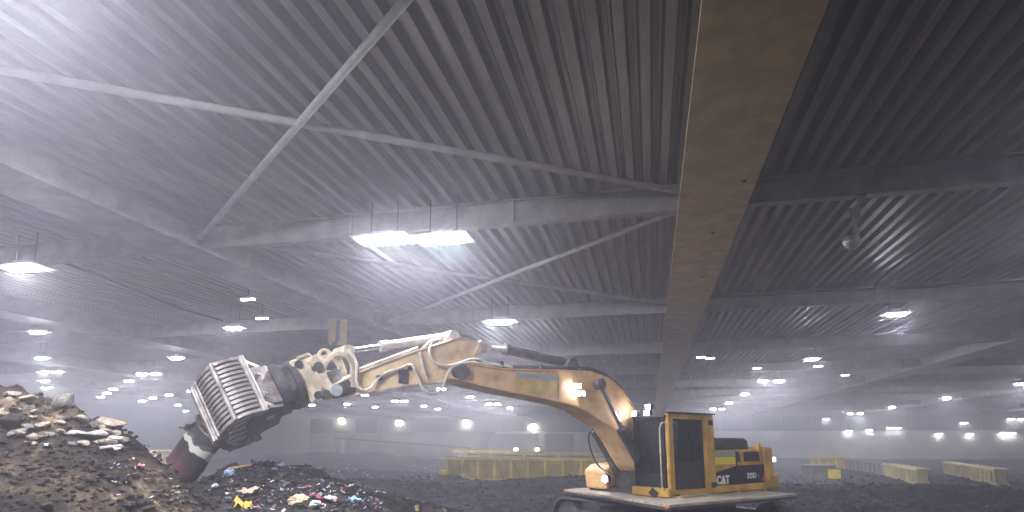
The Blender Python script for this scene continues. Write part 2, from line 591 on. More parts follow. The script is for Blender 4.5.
for xa, xb in zip(GX, GX[1:]):
    for k, jy in enumerate(JY):
        near = (xa, xb) in bay_names and k <= 1
        if (k == 0 and not near) or (xa < -40 and k > 7) or (xa > 30 and k < 3):
            continue
        if near and k == 1:
            lab = ('steel roof joist just above the twin bright lamps' if xa < 0 else 'beige roof joist from which the dome camera hangs')
            grp = None
        elif near:
            lab = 'steel roof joist next before the one ' + ('with the twin lamps' if xa < 0 else 'with the dome camera')
            grp = None
        else:
            where = (('third bay' if xb < -33 else 'second bay' if xb < -22 else 'first bay') + ' beyond the letter sign girder' if xb < -10 else 'behind the twin lamps' if xb < 2 else 'behind the dome camera' if xb < 17 else ('first bay' if xb < 32 else 'second bay') + ' beyond the dark girder')
            ordn = ('', 'first', 'second', 'third', 'fourth', 'fifth', 'sixth', 'seventh', 'eighth', 'ninth', 'tenth', 'eleventh')[k]
            lab = ordn + ' steel joist back into the haze, ' + where
            grp = ordn + ' joists ' + where
        L = xb - xa - 0.5
        j = empty('roof_joist', ((xa + xb) / 2, jy, Z_JOIST), label=lab, cat='joist', group=grp)
        MB().span((-L / 2, -0.12, 0), (L / 2, 0.12, 0.025)).build('bottom_flange', 'beam', j)
        MB().span((-L / 2, -0.012, 0.025), (L / 2, 0.012, 0.52)).build('web', 'beam', j)
        MB().span((-L / 2, -0.12, 0.52), (L / 2, 0.12, 0.545)).build('top_flange', 'beam', j)
        if (xa, xb) in bay_names and k in (1, 2):
            for sx in ((-0.62, -0.2, 0.3) if xa > 0 else (-0.3, 0.35)):
                MB().span((sx * L / 2 - 0.02, -0.11, 0.025), (sx * L / 2 + 0.02, 0.11, 0.52)).build('stiffener', 'beam', j)

def brace(a, b, lab, grp=None, r=0.06, m='brace', nm='roof_brace', cat='brace'):
    a, b = Vector(a), Vector(b)
    root = empty(nm, (a + b) / 2, label=lab, cat=cat, group=grp)
    c = (a + b) / 2
    d = (b - a).normalized()
    MB().cyl(a - c, b - c, r, n=12).build('tube', m, root, smooth=40)
    if cat == 'brace':
        for e, s in ((a - c, 1), (b - c, -1)):
            MB().bar(e - d * s * 0.18, e + d * s * 0.16, 0.16, 0.02).build('end_plate', m, root)
    return root
brace((0.72, 3.0, 7.25), (-10.15, 11.55, 7.2), 'long diagonal tube brace running up from the joist end at the letter sign girder')
brace((-10.3, 3.85, 7.16), (0.62, 11.6, 7.33), 'diagonal tube brace ending at the beige girder above the twin lamps')
brace((0.7, 12.1, 7.1), (-9.7, 21.2, 7.1), 'diagonal tube brace behind the twin lamps, meeting the beige girder')
brace((-9.75, 12.1, 7.26), (0.7, 21.2, 7.26), 'diagonal tube brace behind the twin lamps, starting at the letter sign girder')
def conduit(pts, lab, r=0.035):
    c = Vector(pts[0])
    return tag(MB().tube([Vector(p) - c for p in pts], r, 8).build('conduit', 'conduit', loc=c, smooth=40), lab, 'conduit')
conduit([(7.1, 12.0, 7.5), (7.12, 20.0, 7.46), (7.12, 20.6, 7.38), (7.12, 20.85, 7.1)], 'dark conduit clipped under the corrugated deck beside the dome camera')
conduit([(2.0, 21.45, 7.45), (16.0, 21.45, 7.45)], 'dark conduit running along the joist behind the bright lamp', 0.05)
conduit([(-15.9, 12.0, 7.48), (-16.4, 15.5, 7.45), (-17.2, 18.9, 7.47), (-17.2, 21.2, 7.46)], 'dark cable sagging under the deck beyond the letter sign girder', 0.04)

# letter sign hung from the girder
sp = at_d(338, 331, 21.5)
sg = empty('letter_sign', (sp.x, sp.y, sp.z), rz=YAW * 0.3, label='faded yellow sign with a black letter J hung from the girder', cat='sign')
MB().box((0, 0, 0), (0.70, 0.02, 1.02)).build('plate', 'sign_yellow', sg)
tm = text_mesh('letter', 'J', 0.95, 'letter_dark', bold=0.025)
link('letter', tm, sg, loc=(0, -0.016, 0), rot=(math.pi / 2, 0, 0))
for sx in (-0.25, 0.25):
    MB().cyl((sx, 0, 0.5), (sx, 0, Z_GIRD - sp.z), 0.012, n=6).build('hanger', 'conduit', sg)

# dome camera on a drop arm
hp = Vector((4.0, JY[1] - 0.02, Z_JOIST))
dc = empty('dome_camera', hp, label='small dome camera hanging on a jointed arm from the roof joist', cat='camera')
MB().box((0, -0.02, -0.03), (0.16, 0.26, 0.05)).build('clamp', 'conduit', dc, bevel=0.008)
MB().tube([(0, 0, -0.05), (-0.03, 0, -0.16), (-0.10, 0, -0.24)], 0.03, 8).build('neck', 'conduit', dc, smooth=40)
MB().box((-0.13, 0, -0.32), (0.20, 0.16, 0.17)).build('junction_box', 'conduit', dc, bevel=0.015)
MB().tube([(-0.13, 0, -0.4), (-0.12, 0, -0.6), (-0.14, 0, -0.78)], [0.045, 0.03, 0.07], 10).build('drop_arm', 'conduit', dc, smooth=40)
MB().tube([(-0.22, 0, -0.74), (-0.22, 0, -0.80), (-0.22, 0, -0.88)], [0.08, 0.15, 0.15], 20).build('housing', 'conduit', dc, smooth=40)
MB().tube([(-0.22, 0, -0.88), (-0.22, 0, -0.95), (-0.22, 0, -1.0), (-0.22, 0, -1.02)], [0.14, 0.12, 0.07, 0.01], 20).build('dome', 'chrome', dc, smooth=60)

# ------------------------------------------------------------------ high-bay lamps
LW, LD = 0.92, 0.42
body_me = MB().box((0, 0, 0.012), (LW + 0.30, LD + 0.30, 0.024)).box((0, 0, 0.06), (LW, LD, 0.08)).box((0, 0, 0.13), (LW * 0.5, LD * 0.6, 0.06)).mesh('housing', 'lamp_body')
def lens_mesh(m):
    a, b = LW / 2 - 0.03, LD / 2 - 0.03
    mb = MB()
    vs = [(-a, -b, 0), (a, -b, 0), (a, b, 0), (-a, b, 0), (-a + 0.06, -b + 0.06, -0.06), (a - 0.06, -b + 0.06, -0.06), (a - 0.06, b - 0.06, -0.06), (-a + 0.06, b - 0.06, -0.06)]
    mb.add(vs, [(0, 1, 5, 4), (1, 2, 6, 5), (2, 3, 7, 6), (3, 0, 4, 7), (4, 5, 6, 7)])
    return mb.mesh('lens', m)
lens_me, lens_far_me, lens_near_me = lens_mesh('lens'), lens_mesh('lens_far'), lens_mesh('lens_near')
rod_me = MB().cyl((0, 0, 0.1), (0, 0, 0.99), 0.012, n=6).mesh('hanger_rod', 'conduit')
def lamp(p, lab, grp, far=False, near=False, rz=0.0, rods=True):
    t = empty('high_bay_lamp', p, rz, lab, 'lamp', grp)
    link('housing', body_me, t)
    link('lens', lens_far_me if far else lens_near_me if near else lens_me, t)
    if far or Vector(p).length > 24:
        t.scale = (0.66, 0.66, 1.0)
    if rods:
        for sx in (-0.3, 0.3):
            link('hanger_rod', rod_me, t, loc=(sx, 0, 0))
    return t
Z_LAMP = 6.7
def row(pxs, lab, grp, **k):
    done = []
    for (x, y) in pxs:
        p = at_z(x, y, Z_LAMP)
        for q in done:                                                  # twin lamps hang side by side, not in one another
            gap = 1.25 if p.length < 24 else 0.9
            if abs(p.y - q.y) < 0.8 and abs(p.x - q.x) < gap:
                p.x = q.x + gap
        done.append(p)
        lamp(p, lab, grp, far=p.length > 42 and p.x > -24, **k)
row([(384, 240), (434, 240)], 'brilliant white high-bay lamp, one of a close pair under the near joist', 'twin lamps under the near joist')
row([(500, 322), (545, 357)], 'white high-bay lamp over the boom, in line behind the twin lamps', 'lamps over the boom')
row([(896, 314)], 'largest white high-bay lamp on the dome camera side of the beige girder', None)
row([(812, 359), (763, 381), (779, 381), (745, 394), (729, 403), (713, 409), (722, 409)],
    'white high-bay lamp in the line running back beside the beige girder above the cab', 'lamps beside the beige girder')
row([(24, 268)], 'broad bright lamp hanging alone over the rubble heap', None)
row([(38, 332), (42, 358), (43.5, 372), (51, 372), (45, 381), (46, 388)], 'white high-bay lamp in the file receding above the rubble heap crest', 'lamps above the rubble heap')
row([(234, 328)], 'bright lamp hanging just above the grapple', None)
row([(176, 358), (142, 374), (150, 374), (129, 381), (113, 389), (107, 393), (101, 397)], 'white lamp in the slanting file between the grapple and the rubble heap', 'lamps between grapple and heap')
row([(153, 398), (169, 395), (142, 401), (191, 391), (178, 405), (186, 411), (312, 405), (347, 404), (365, 395), (375, 407), (395, 401), (402, 401),
     (424, 406), (438, 409), (441, 389), (470, 397), (489, 404), (496, 404), (510, 408)], 'small distant high-bay lamp in the haze below the boom', 'distant lamps below the boom')
row([(947, 398), (1020, 384), (892, 407), (850, 413.5), (860, 413.5)], 'distant high-bay lamp in the haze over the hazy skips', 'distant lamps over the skips')
# the lamp that stands next in each line, just out of the picture
for lx in (-6.25, -5.0):
    lamp((lx, 3.0, Z_LAMP), 'white high-bay lamp next in line before the twin lamps', 'unseen lamps in line', near=True)
lamp((-15.0, 3.2, Z_LAMP), 'white high-bay lamp next in line before the lone lamp over the heap', 'unseen lamps in line')
lamp((8.3, 11.0, Z_LAMP), 'white high-bay lamp next in line before the largest lamp', 'unseen lamps in line')

# small strip lamps clipped under the steelwork
for (px, py) in ((248, 299), (262, 318), (701, 357), (710, 358), (757, 368), (845, 375), (818, 366)):
    p = at_z(px, py, 7.0)
    t = empty('strip_lamp', p, 0, 'tiny strip lamp under the roof near the ' + ('letter sign girder' if px < 300 else 'beige girder' if px < 730 else 'line of lamps above the cab'), 'lamp',
              'strip lamps near the ' + ('letter sign girder' if px < 300 else 'beige girder' if px < 730 else 'lamp line'))
    MB().box((0, 0, 0.03), (0.5, 0.14, 0.06)).build('housing', 'lamp_body', t)
    MB().box((0, 0, -0.02), (0.46, 0.10, 0.04)).build('lens', 'lens_strip', t)
    MB().cyl((0, 0, 0.06), (0, 0, 0.7), 0.012, n=6).build('hanger_rod', 'conduit', t)

# lamps on the far wall
def wall_lamp(px, py, lab, grp, warm):
    p = at_Y(px, py, YMAX - 0.5)
    t = empty('wall_lamp', p, 0, lab, 'lamp', grp)
    MB().box((0, 0.1, 0.1), (0.95, 0.5, 0.12)).build('housing', 'lamp_body', t)
    MB().box((0, -0.02, -0.02), (0.8, 0.30, 0.10)).build('lens', 'lens_warm' if warm else 'lens_wall', t)
    MB().box((0, 0.36, 0.1), (0.2, 0.25, 0.2)).build('bracket', 'lamp_body', t)
for p in ((341, 419), (399, 421), (466, 421), (533, 425)):
    wall_lamp(*p, 'warm lamp on the far wall below the boom', 'warm lamps on the far wall', True)
for p in ((826, 419), (849, 431), (869, 430), (890, 428), (898, 428), (939, 434), (964, 423), (970, 434), (1011, 419), (1021, 419), (1004, 433), (1012, 433)):
    wall_lamp(*p, 'small cool lamp on the far wall above the hazy skips', 'cool lamps on the far wall', False)

# ================================================================== EXCAVATOR (x forward, y to its left, z up)
ex = empty('excavator', O_M, A_M, 'yellow tracked excavator with a raised boom and slatted sorting grapple', 'excavator')

# ---- undercarriage, turned across the upper body
uc = MB().box((0, 0, 0.62), (3.3, 1.8, 0.38)).cyl((0, 0, 0.8), (0, 0, 1.13), 0.62, n=28).build('undercarriage', 'track', ex, bevel=0.03)
TL, TR = 3.5, 0.46                                                       # wheel base and wheel radius
shoe_me = MB().box((0, 0, 0), (0.60, 0.185, 0.03)).box((0, -0.06, 0.03), (0.58, 0.022, 0.04)).box((0, 0.01, 0.025), (0.58, 0.018, 0.03)).box((0, 0.07, 0.025), (0.58, 0.018, 0.03)).mesh('track_shoe', 'track')
for sx in (-1.85, 1.85):
    tr = MB()
    tr.span((sx - 0.2, -TL / 2 + 0.1, 0.33), (sx + 0.2, TL / 2 - 0.1, 0.72))
    for sy in (-TL / 2, TL / 2):
        tr.cyl((sx - 0.14, sy, 0.52), (sx + 0.14, sy, 0.52), TR - 0.06, n=24)
    for k in range(7):
        y = -TL / 2 + 0.55 + k * 0.4
        tr.cyl((sx - 0.16, y, 0.2), (sx + 0.16, y, 0.2), 0.13, n=14)
    tm_ = tr.build('track', 'track', ex, smooth=40)
    per = 2 * TL + 2 * math.pi * TR
    n = 52
    for k in range(n):
        s = per * k / n
        if s < TL:
            y, z, a = -TL / 2 + s, 0.52 + TR, 0
        elif s < TL + math.pi * TR:
            t = (s - TL) / TR
            y, z, a = TL / 2 + TR * math.sin(t), 0.52 + TR * math.cos(t), -t
        elif s < 2 * TL + math.pi * TR:
            y, z, a = TL / 2 - (s - TL - math.pi * TR), 0.52 - TR, math.pi
        else:
            t = (s - 2 * TL - math.pi * TR) / TR
            y, z, a = -TL / 2 - TR * math.sin(t), 0.52 - TR * math.cos(t), math.pi - t
        link('track_shoe', shoe_me, tm_, loc=(sx, y, z), rot=(a, 0, 0))

# ---- deck plate round the machine
PL = [(1.90, -2.0), (3.02, 2.52), (-1.75, 2.52), (-2.4, -2.0)]
dk = MB().prism(PL, lambda a, b: (a, b, 1.13), lambda a, b: (a, b, 1.19)).build('deck_plate', 'platform', ex, bevel=0.008)
dk['label'] = 'wide dusty wooden deck plate under the cab'
mbf = MB()
for a, b in zip(PL, PL[1:] + PL[:1]):
    mbf.bar((*a, 1.10), (*b, 1.10), 0.05, 0.05)
mbf.build('deck_rim', 'dark_steel', dk)
for (x, y) in ((1.88, -1.95), (2.98, 2.46)):
    MB().box((x, y, 1.13), (0.09, 0.09, 0.09)).build('corner_marker', 'orange_red', dk)

# ---- revolving frame and engine house
MB().span((-2.3, -1.38, 1.19), (1.55, 1.38, 1.30)).build('revolving_frame', 'dark_steel', ex)
hs = MB().prism([(0.0, 1.3), (-2.25, 1.3), (-2.25, 2.26), (-0.05, 2.24)], lambda a, b: (a, -1.40, b), lambda a, b: (a, 1.40, b)).build('engine_house', 'yellow', ex, bevel=0.04)
MB().prism([(0.03, 1.36), (0.0, 1.66), (-0.3, 1.74), (-0.99, 1.85), (-2.22, 1.87), (-2.22, 1.40)], lambda a, b: (a, 1.395, b), lambda a, b: (a, 1.425, b)).build('side_panel', 'black', hs, bevel=0.01)
MB().span((-2.25, 1.37, 1.21), (0.06, 1.46, 1.38)).build('side_skirt', 'yellow', hs, bevel=0.03)
for x in (-0.02, -0.95, -2.12):
    MB().span((x - 0.06, 1.39, 1.17), (x + 0.06, 1.48, 1.36)).build('skirt_bracket', 'yellow', hs, bevel=0.01)
MB().span((-1.0, 1.40, 1.38), (-0.985, 1.43, 2.22)).build('panel_seam', 'black', hs)
for (a, b) in ((-1.17, -1.0), (-2.05, -1.33)):
    v = MB().prism([(a, 1.95), (b, 1.95), (b + 0.0, 2.2), (a + 0.05, 2.2)], lambda p, q: (p, 1.39, q), lambda p, q: (p, 1.415, q)).build('vent', 'black', hs)
    n = 5
    for k in range(n):
        z = 1.98 + k * 0.045
        MB().bar((a + 0.04, 1.42, z), (b - 0.04, 1.42, z), 0.02, 0.014).build('vent_bar', 'dark_steel', hs)
MB().span((-0.96, 1.395, 1.89), (-0.10, 1.412, 2.08)).build('warning_sticker', 'sticker', hs)
MB().span((-0.97, 1.395, 2.10), (-0.04, 1.412, 2.2)).build('sticker_strip', 'sticker_blue', hs)
def side_text(body, size, x, z, m='logo_white', bold=0.012, y=1.43, parent=hs, nm='lettering'):
    t = text_mesh(nm, body, size, m, bold)
    R = Matrix(((-1, 0, 0), (0, 0, 1), (0, 1, 0)))                     # text x -> -x, text y -> z, text z -> y
    o = link(nm, t, parent, loc=(x, y, z))
    o.rotation_euler = R.to_euler()
    return o
side_text('CAT', 0.27, -0.36, 1.51)
MB().prism([(-0.27, 1.405), (-0.50, 1.405), (-0.385, 1.49)], lambda a, b: (a, 1.432, b), lambda a, b: (a, 1.442, b)).build('logo_triangle', 'sticker', hs)
side_text('325D', 0.19, -1.6, 1.58, bold=0.004)
side_text('L', 0.13, -1.92, 1.575, m='plastic_grey', bold=0.0)
MB().prism([(-2.05, 1.43), (-2.21, 1.43), (-2.21, 1.66)], lambda a, b: (a, 1.425, b), lambda a, b: (a, 1.435, b)).build('red_flash', 'red', hs)
# hood on top: black air cleaner with ribs
ac = MB().prism([(-0.9, 2.25), (-2.15, 2.25), (-2.1, 2.5), (-1.95, 2.56), (-1.1, 2.56)], lambda a, b: (a, 0.25, b), lambda a, b: (a, 1.05, b)).build('air_intake', 'black', ex, bevel=0.04)
for k in range(3):
    MB().bar((-1.2, 1.06, 2.33 + 0.07 * k), (-2.05, 1.06, 2.33 + 0.07 * k), 0.02, 0.025).build('intake_slat', 'dark_steel', ac)
MB().cyl((-0.72, 0.75, 2.2), (-0.72, 0.75, 2.58), 0.2, 0.2, 18).cyl((-0.72, 0.75, 2.58), (-0.72, 0.75, 2.64), 0.13, 0.1, 14).build('pre_cleaner', 'black', ex, smooth=40)
# counterweight
cw = MB().prism([(-2.25, 1.22), (-2.75, 1.22), (-2.80, 1.58), (-2.70, 1.60), (-2.68, 2.30), (-2.26, 2.32)], lambda a, b: (a, -1.42, b), lambda a, b: (a, 1.42, b)).build('counterweight', 'yellow', ex, bevel=0.05)
MB().span((-2.82, 0.75, 1.22), (-2.36, 1.47, 1.58)).build('rear_step', 'yellow', cw, bevel=0.03)
MB().span((-2.16, 1.28, 2.2), (-2.06, 1.40, 2.42)).build('lifting_post', 'yellow', ex, bevel=0.01)
rl = MB().box((-2.86, 1.25, 1.98), (0.10, 0.16, 0.14)).build('rear_lamp', 'black', ex)
MB().box((-2.86, 1.335, 1.98), (0.09, 0.02, 0.10)).build('lens', 'work_lens', rl)

# ---- right-hand tool box with work lamp
tb = MB().prism([(0.2, 1.25), (1.66, 1.25), (1.72, 1.72), (1.5, 1.86), (0.2, 1.98)], lambda a, b: (a, -1.40, b), lambda a, b: (a, -0.62, b)).build('tool_box', 'boom', ex, bevel=0.06)
wl = MB().cyl((1.7, -0.52, 1.52), (1.80, -0.52, 1.52), 0.10, n=14).build('front_lamp', 'black', ex, smooth=40)
MB().cyl((1.80, -0.52, 1.52), (1.83, -0.52, 1.52), 0.085, n=14).build('lens', 'work_lens', wl)
MB().span((1.0, -0.55, 1.25), (1.45, 0.40, 1.75)).build('boom_foot_bracket', 'dark_steel', ex, bevel=0.04)
MB().tube(smooth_path([(1.6, -0.35, 1.6), (2.2, -0.38, 1.9), (2.45, -0.4, 2.6), (2.0, -0.36, 3.0)]), 0.018, 6).build('hose', 'black', ex, smooth=40)

# ---- cab
CB = dict(x0=0.05, x1=1.74, y0=0.45, y1=1.42, z0=1.24, z1=3.08)
cab = MB().span((CB['x0'], CB['y0'], 1.24), (CB['x1'], CB['y1'], 1.42)).build('cab', 'interior', ex, bevel=0.02)
def cbar(a, b, w, h, m, nm, bevel=0.012):
    return MB().bar(a, b, w, h, up=(0, 1, 0)).build(nm, m, cab, bevel=bevel)
MB().span((0.02, 0.42, 3.0), (1.80, 1.44, 3.08)).build('roof', 'dark_steel', cab, bevel=0.03)
MB().span((0.05, 0.48, 1.42), (0.09, 1.38, 3.0)).build('rear_wall', 'interior', cab)
MB().span((0.05, 0.45, 1.42), (1.70, 0.48, 2.1)).build('inner_wall', 'interior', cab)
# yellow guard frame on the door side
Yf = 1.46
cbar((1.64, Yf, 1.22), (1.64, Yf, 3.06), 0.16, 0.10, 'yellow', 'front_post')
cbar((0.19, Yf, 1.22), (0.19, Yf, 3.10), 0.30, 0.12, 'yellow', 'rear_post')
cbar((0.36, Yf + 0.02, 1.36), (0.36, Yf + 0.02, 2.96), 0.05, 0.1, 'yellow', 'post_fold')
cbar((0.04, Yf, 3.05), (1.72, Yf, 3.05), 0.13, 0.10, 'yellow', 'top_rail')
cbar((0.02, Yf + 0.05, 3.125), (1.78, Yf + 0.05, 3.125), 0.03, 0.16, 'black', 'rain_strip')
cbar((0.3, Yf, 1.28), (1.72, Yf, 1.28), 0.14, 0.10, 'yellow', 'sill')
MB().span((0.45, 1.46, 1.19), (1.60, 1.72, 1.225)).build('door_step', 'platform', cab)
for (x, z) in ((0.16, 1.42), (0.16, 2.92), (1.52, 1.2)):
    MB().box((x, Yf + 0.065, z), (0.16, 0.02, 0.12)).build('hinge', 'black', cab)
dr = MB().span((0.40, 1.42, 1.36), (1.57, 1.44, 1.95)).build('door', 'interior', cab)
MB().span((0.40, 1.425, 1.97), (1.57, 1.435, 2.97)).build('door_glass', 'glass', cab)
MB().span((0.40, 1.42, 1.945), (1.57, 1.455, 1.98)).build('door_rail', 'black', cab)
MB().span((0.40, 1.42, 1.36), (0.46, 1.455, 2.98)).build('door_jamb', 'black', cab)
# front: sloping windscreen, lower panel and bumper
MB().prism([(1.70, 1.72), (1.72, 1.72), (1.70, 2.98), (1.68, 2.98)], lambda a, b: (a, 0.50, b), lambda a, b: (a, 1.37, b)).build('windscreen', 'glass', cab)
MB().span((1.69, 0.48, 1.40), (1.73, 1.40, 1.70)).build('front_panel', 'black', cab, bevel=0.01)
MB().span((1.74, 0.42, 1.20), (1.85, 1.54, 1.40)).build('bumper', 'yellow', cab, bevel=0.03)
for y in (0.47, 1.36):
    cbar((1.72, y, 1.4), (1.72, y, 3.0), 0.05, 0.05, 'black', 'windscreen_post')
MB().tube([(1.86, 1.42, 1.35), (1.93, 1.42, 1.45), (1.93, 1.42, 2.75), (1.86, 1.42, 2.88), (1.74, 1.42, 2.9)], 0.018, 8).build('grab_rail', 'cream', cab, smooth=40)
MB().tube([(1.80, 0.50, 1.3), (1.78, 0.50, 3.0)], 0.02, 8).build('wiper_post', 'dark_steel', cab, smooth=40)
MB().bar((1.84, 1.2, 1.22), (1.90, 1.05, 1.34), 0.06, 0.16).build('tow_hook', 'black', cab)
# seat, console and displays
MB().span((0.45, 0.72, 1.75), (0.95, 1.2, 1.88)).span((0.40, 0.74, 1.88), (0.52, 1.18, 2.5)).box((0.46, 0.96, 2.6), (0.1, 0.28, 0.18)).build('seat', 'seat_grey', cab, bevel=0.03)
MB().span((1.15, 0.55, 1.42), (1.5, 0.75, 1.95)).span((0.6, 1.22, 1.42), (1.0, 1.34, 1.95)).build('console', 'seat_grey', cab, bevel=0.02)
MB().box((1.45, 0.7, 2.2), (0.05, 0.26, 0.2)).build('display', 'plastic_grey', cab)
for (x, z) in ((1.54, 2.18), (1.5, 1.9), (1.48, 1.66)):
    MB().box((x, 1.405, z), (0.05, 0.02, 0.03)).build('indicator', 'green_led', cab)
# roof lamps
for (x, y, z) in ((1.76, 0.50, 3.14), (1.78, 0.92, 3.13), (1.5, 0.72, 3.30)):
    b = MB().box((x - 0.05, y, z), (0.10, 0.17, 0.13)).span((x - 0.07, y - 0.03, 3.05), (x - 0.03, y + 0.03, z)).build('roof_lamp', 'black', ex, bevel=0.01)
    MB().box((x + 0.008, y, z), (0.02, 0.14, 0.10)).build('lens', 'work_lens', b)

# ---- boom
BT = resample([(6.80, 3.98), (6.55, 4.03), (6.3, 4.0), (5.42, 3.97), (4.1, 4.05), (3.04, 4.09), (2.41, 3.96), (1.99, 3.72), (1.56, 3.26), (1.15, 2.55), (0.85, 1.95), (0.85, 1.62)], 44)
BB = resample([(6.80, 3.72), (6.5, 3.68), (6.2, 3.62), (5.42, 3.52), (4.57, 3.43), (3.75, 3.33), (3.26, 3.21), (2.86, 3.03), (2.34, 2.80), (2.06, 2.5), (1.80, 2.15), (1.55, 1.85), (1.25, 1.60)], 44)
boom = MB().strip(BT, BB, -0.31, 0.31).build('boom', 'boom', ex, bevel=0.015)
for pts, off in ((BT, 0.012), (BB, -0.012)):
    MB().strip([(p[0], p[1] + 0.014 + off) for p in pts], [(p[0], p[1] - 0.014 + off) for p in pts], -0.345, 0.345).build('flange', 'boom', boom)
MB().span((4.06, 0.31, 3.50), (5.22, 0.322, 3.82)).build('notice', 'boom_sign', boom)
MB().span((4.06, 0.31, 3.83), (5.22, 0.322, 3.93)).build('notice_strip', 'sticker_blue', boom)
MB().span((3.99, 0.31, 3.42), (4.03, 0.335, 4.02)).build('seam_plate', 'boom', boom)
for y in (0.07, 0.16, 0.24):                                           # steel pipes along the top
    MB().tube(smooth_path([(6.2, y, 4.10), (5.4, y, 4.07), (4.1, y, 4.14), (3.04, y, 4.19), (2.38, y, 4.05), (1.95, y, 3.80), (1.5, y, 3.3)]), 0.028, 8).build('pipe', 'dark_steel', boom, smooth=40)
for x in (5.6, 4.5, 3.3):
    MB().box((x, 0.15, 4.09 + 0.03 * (x < 4)), (0.09, 0.34, 0.11)).build('pipe_clamp', 'dark_steel', boom)
for x, z in ((3.55, 3.72), (3.43, 3.55)):
    b = MB().box((x, 0.40, z), (0.11, 0.18, 0.13)).build('boom_lamp', 'black', boom, bevel=0.01)
    MB().box((x + 0.065, 0.40, z), (0.02, 0.14, 0.10)).box((x, 0.495, z), (0.08, 0.012, 0.1)).build('boom_lamp_lens', 'work_lens', boom)
MB().cyl((1.15, -0.5, 1.75), (1.15, 0.5, 1.75), 0.12, n=18).build('foot_pin', 'dark_steel', boom, smooth=40)
# boom cylinders
for y in (-0.47, 0.47):
    c = MB().cyl((1.30, y, 1.55), (2.12, y, 2.68), 0.115, n=18).cyl((2.10, y, 2.655), (2.18, y, 2.765), 0.135, n=18).build('boom_cylinder', 'dark_steel', ex, smooth=40)
    MB().cyl((2.12, y, 2.68), (2.87, y, 3.78), 0.06, n=14).build('rod', 'chrome', c, smooth=40)
    MB().cyl((2.88, y - 0.09, 3.80), (2.88, y + 0.09, 3.80), 0.13, n=18).build('rod_eye', 'dark_steel', c, smooth=40)
MB().cyl((2.88, -0.58, 3.80), (2.88, 0.58, 3.80), 0.07, n=16).build('boom_pin', 'dark_steel', ex, smooth=40)
# stick cylinder on top of the boom
sc_ = MB().cyl((3.45, 0, 4.30), (5.25, 0, 4.47), 0.11, n=18).cyl((5.2, 0, 4.465), (5.32, 0, 4.477), 0.13, n=18).build('stick_cylinder', 'dark_steel', ex, smooth=40)
MB().cyl((5.25, 0, 4.47), (5.98, 0, 4.45), 0.07, n=14).build('rod', 'cylinder', sc_, smooth=40)
MB().cyl((5.98, -0.14, 4.45), (5.98, 0.14, 4.45), 0.13, n=16).cyl((5.80, -0.1, 4.46), (5.80, 0.1, 4.46), 0.10, n=14).build('rod_eye', 'cylinder', sc_, smooth=40)
MB().prism([(3.15, 4.09), (3.75, 4.06), (3.62, 4.3), (3.5, 4.42), (3.36, 4.40)], lambda a, b: (a, -0.2, b), lambda a, b: (a, 0.2, b)).build('cylinder_bracket', 'dark_steel', ex, bevel=0.02)

# ---- stick
ST = resample([(9.20, 3.42), (8.86, 3.62), (8.23, 3.92), (7.55, 4.20), (7.1, 4.36), (6.72, 4.52), (6.5, 4.55), (6.13, 4.50), (5.92, 4.46)], 30)
SB = resample([(9.22, 3.22), (8.9, 3.27), (8.37, 3.38), (7.74, 3.53), (7.2, 3.60), (6.9, 3.68), (6.6, 3.72), (6.35, 3.86), (6.22, 4.1), (6.05, 4.30)], 30)
stick = MB().strip(ST, SB, -0.235, 0.235).build('stick', 'yellow_dusty', ex, bevel=0.015)
for pts, off in ((ST, 0.012), (SB[:20], -0.012)):
    MB().strip([(p[0], p[1] + 0.014 + off) for p in pts], [(p[0], p[1] - 0.014 + off) for p in pts], -0.27, 0.27).build('flange', 'cream', stick)
MB().strip([(6.30, 4.22), (6.12, 4.56)], [(6.22, 4.18), (6.02, 4.5)], -0.28, 0.28).build('end_rib', 'cream', stick)
MB().cyl((6.62, -0.40, 3.84), (6.62, 0.40, 3.84), 0.16, n=20).build('elbow_pin', 'dark_steel', stick, smooth=40)
MB().prism([(6.82, 3.98), (6.5, 4.0), (6.42, 3.86), (6.48, 3.72), (6.75, 3.70), (6.86, 3.8)], lambda a, b: (a, 0.31, b), lambda a, b: (a, 0.345, b)).build('elbow_plate', 'dark_steel', boom, bevel=0.01)
MB().prism([(8.75, 3.62), (9.22, 3.42), (9.22, 3.22), (8.8, 3.28)], lambda a, b: (a, -0.245, b), lambda a, b: (a, 0.245, b)).build('tip_casting', 'dark_steel', stick, bevel=0.02)
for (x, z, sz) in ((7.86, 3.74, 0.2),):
    MB().box((x, 0.245, z - 0.06), (sz, 0.03, 0.28)).build('hose_shadow', 'dark_steel', stick, bevel=0.01)  # dark block standing in for the shadow of the hoses on the stick
# bucket cylinder above the stick
bc = MB().cyl((6.72, 0, 4.62), (8.14, 0, 4.285), 0.082, n=18).cyl((8.10, 0, 4.295), (8.26, 0, 4.255), 0.105, n=18).build('bucket_cylinder', 'cylinder', ex, smooth=40)
MB().cyl((8.2, 0, 4.27), (8.98, 0, 4.085), 0.048, n=14).build('rod', 'chrome', bc, smooth=40)
MB().cyl((6.70, -0.16, 4.62), (6.70, 0.16, 4.62), 0.115, n=18).build('barrel_eye', 'cylinder', bc, smooth=40)
MB().prism([(6.95, 4.4), (6.5, 4.55), (6.55, 4.68), (6.68, 4.74), (6.82, 4.68)], lambda a, b: (a, -0.13, b), lambda a, b: (a, 0.13, b)).build('cylinder_bracket', 'cream', stick, bevel=0.02)
MB().cyl((8.98, -0.32, 4.08), (8.98, 0.32, 4.08), 0.105, n=18).build('rod_eye', 'cream', bc, smooth=40)

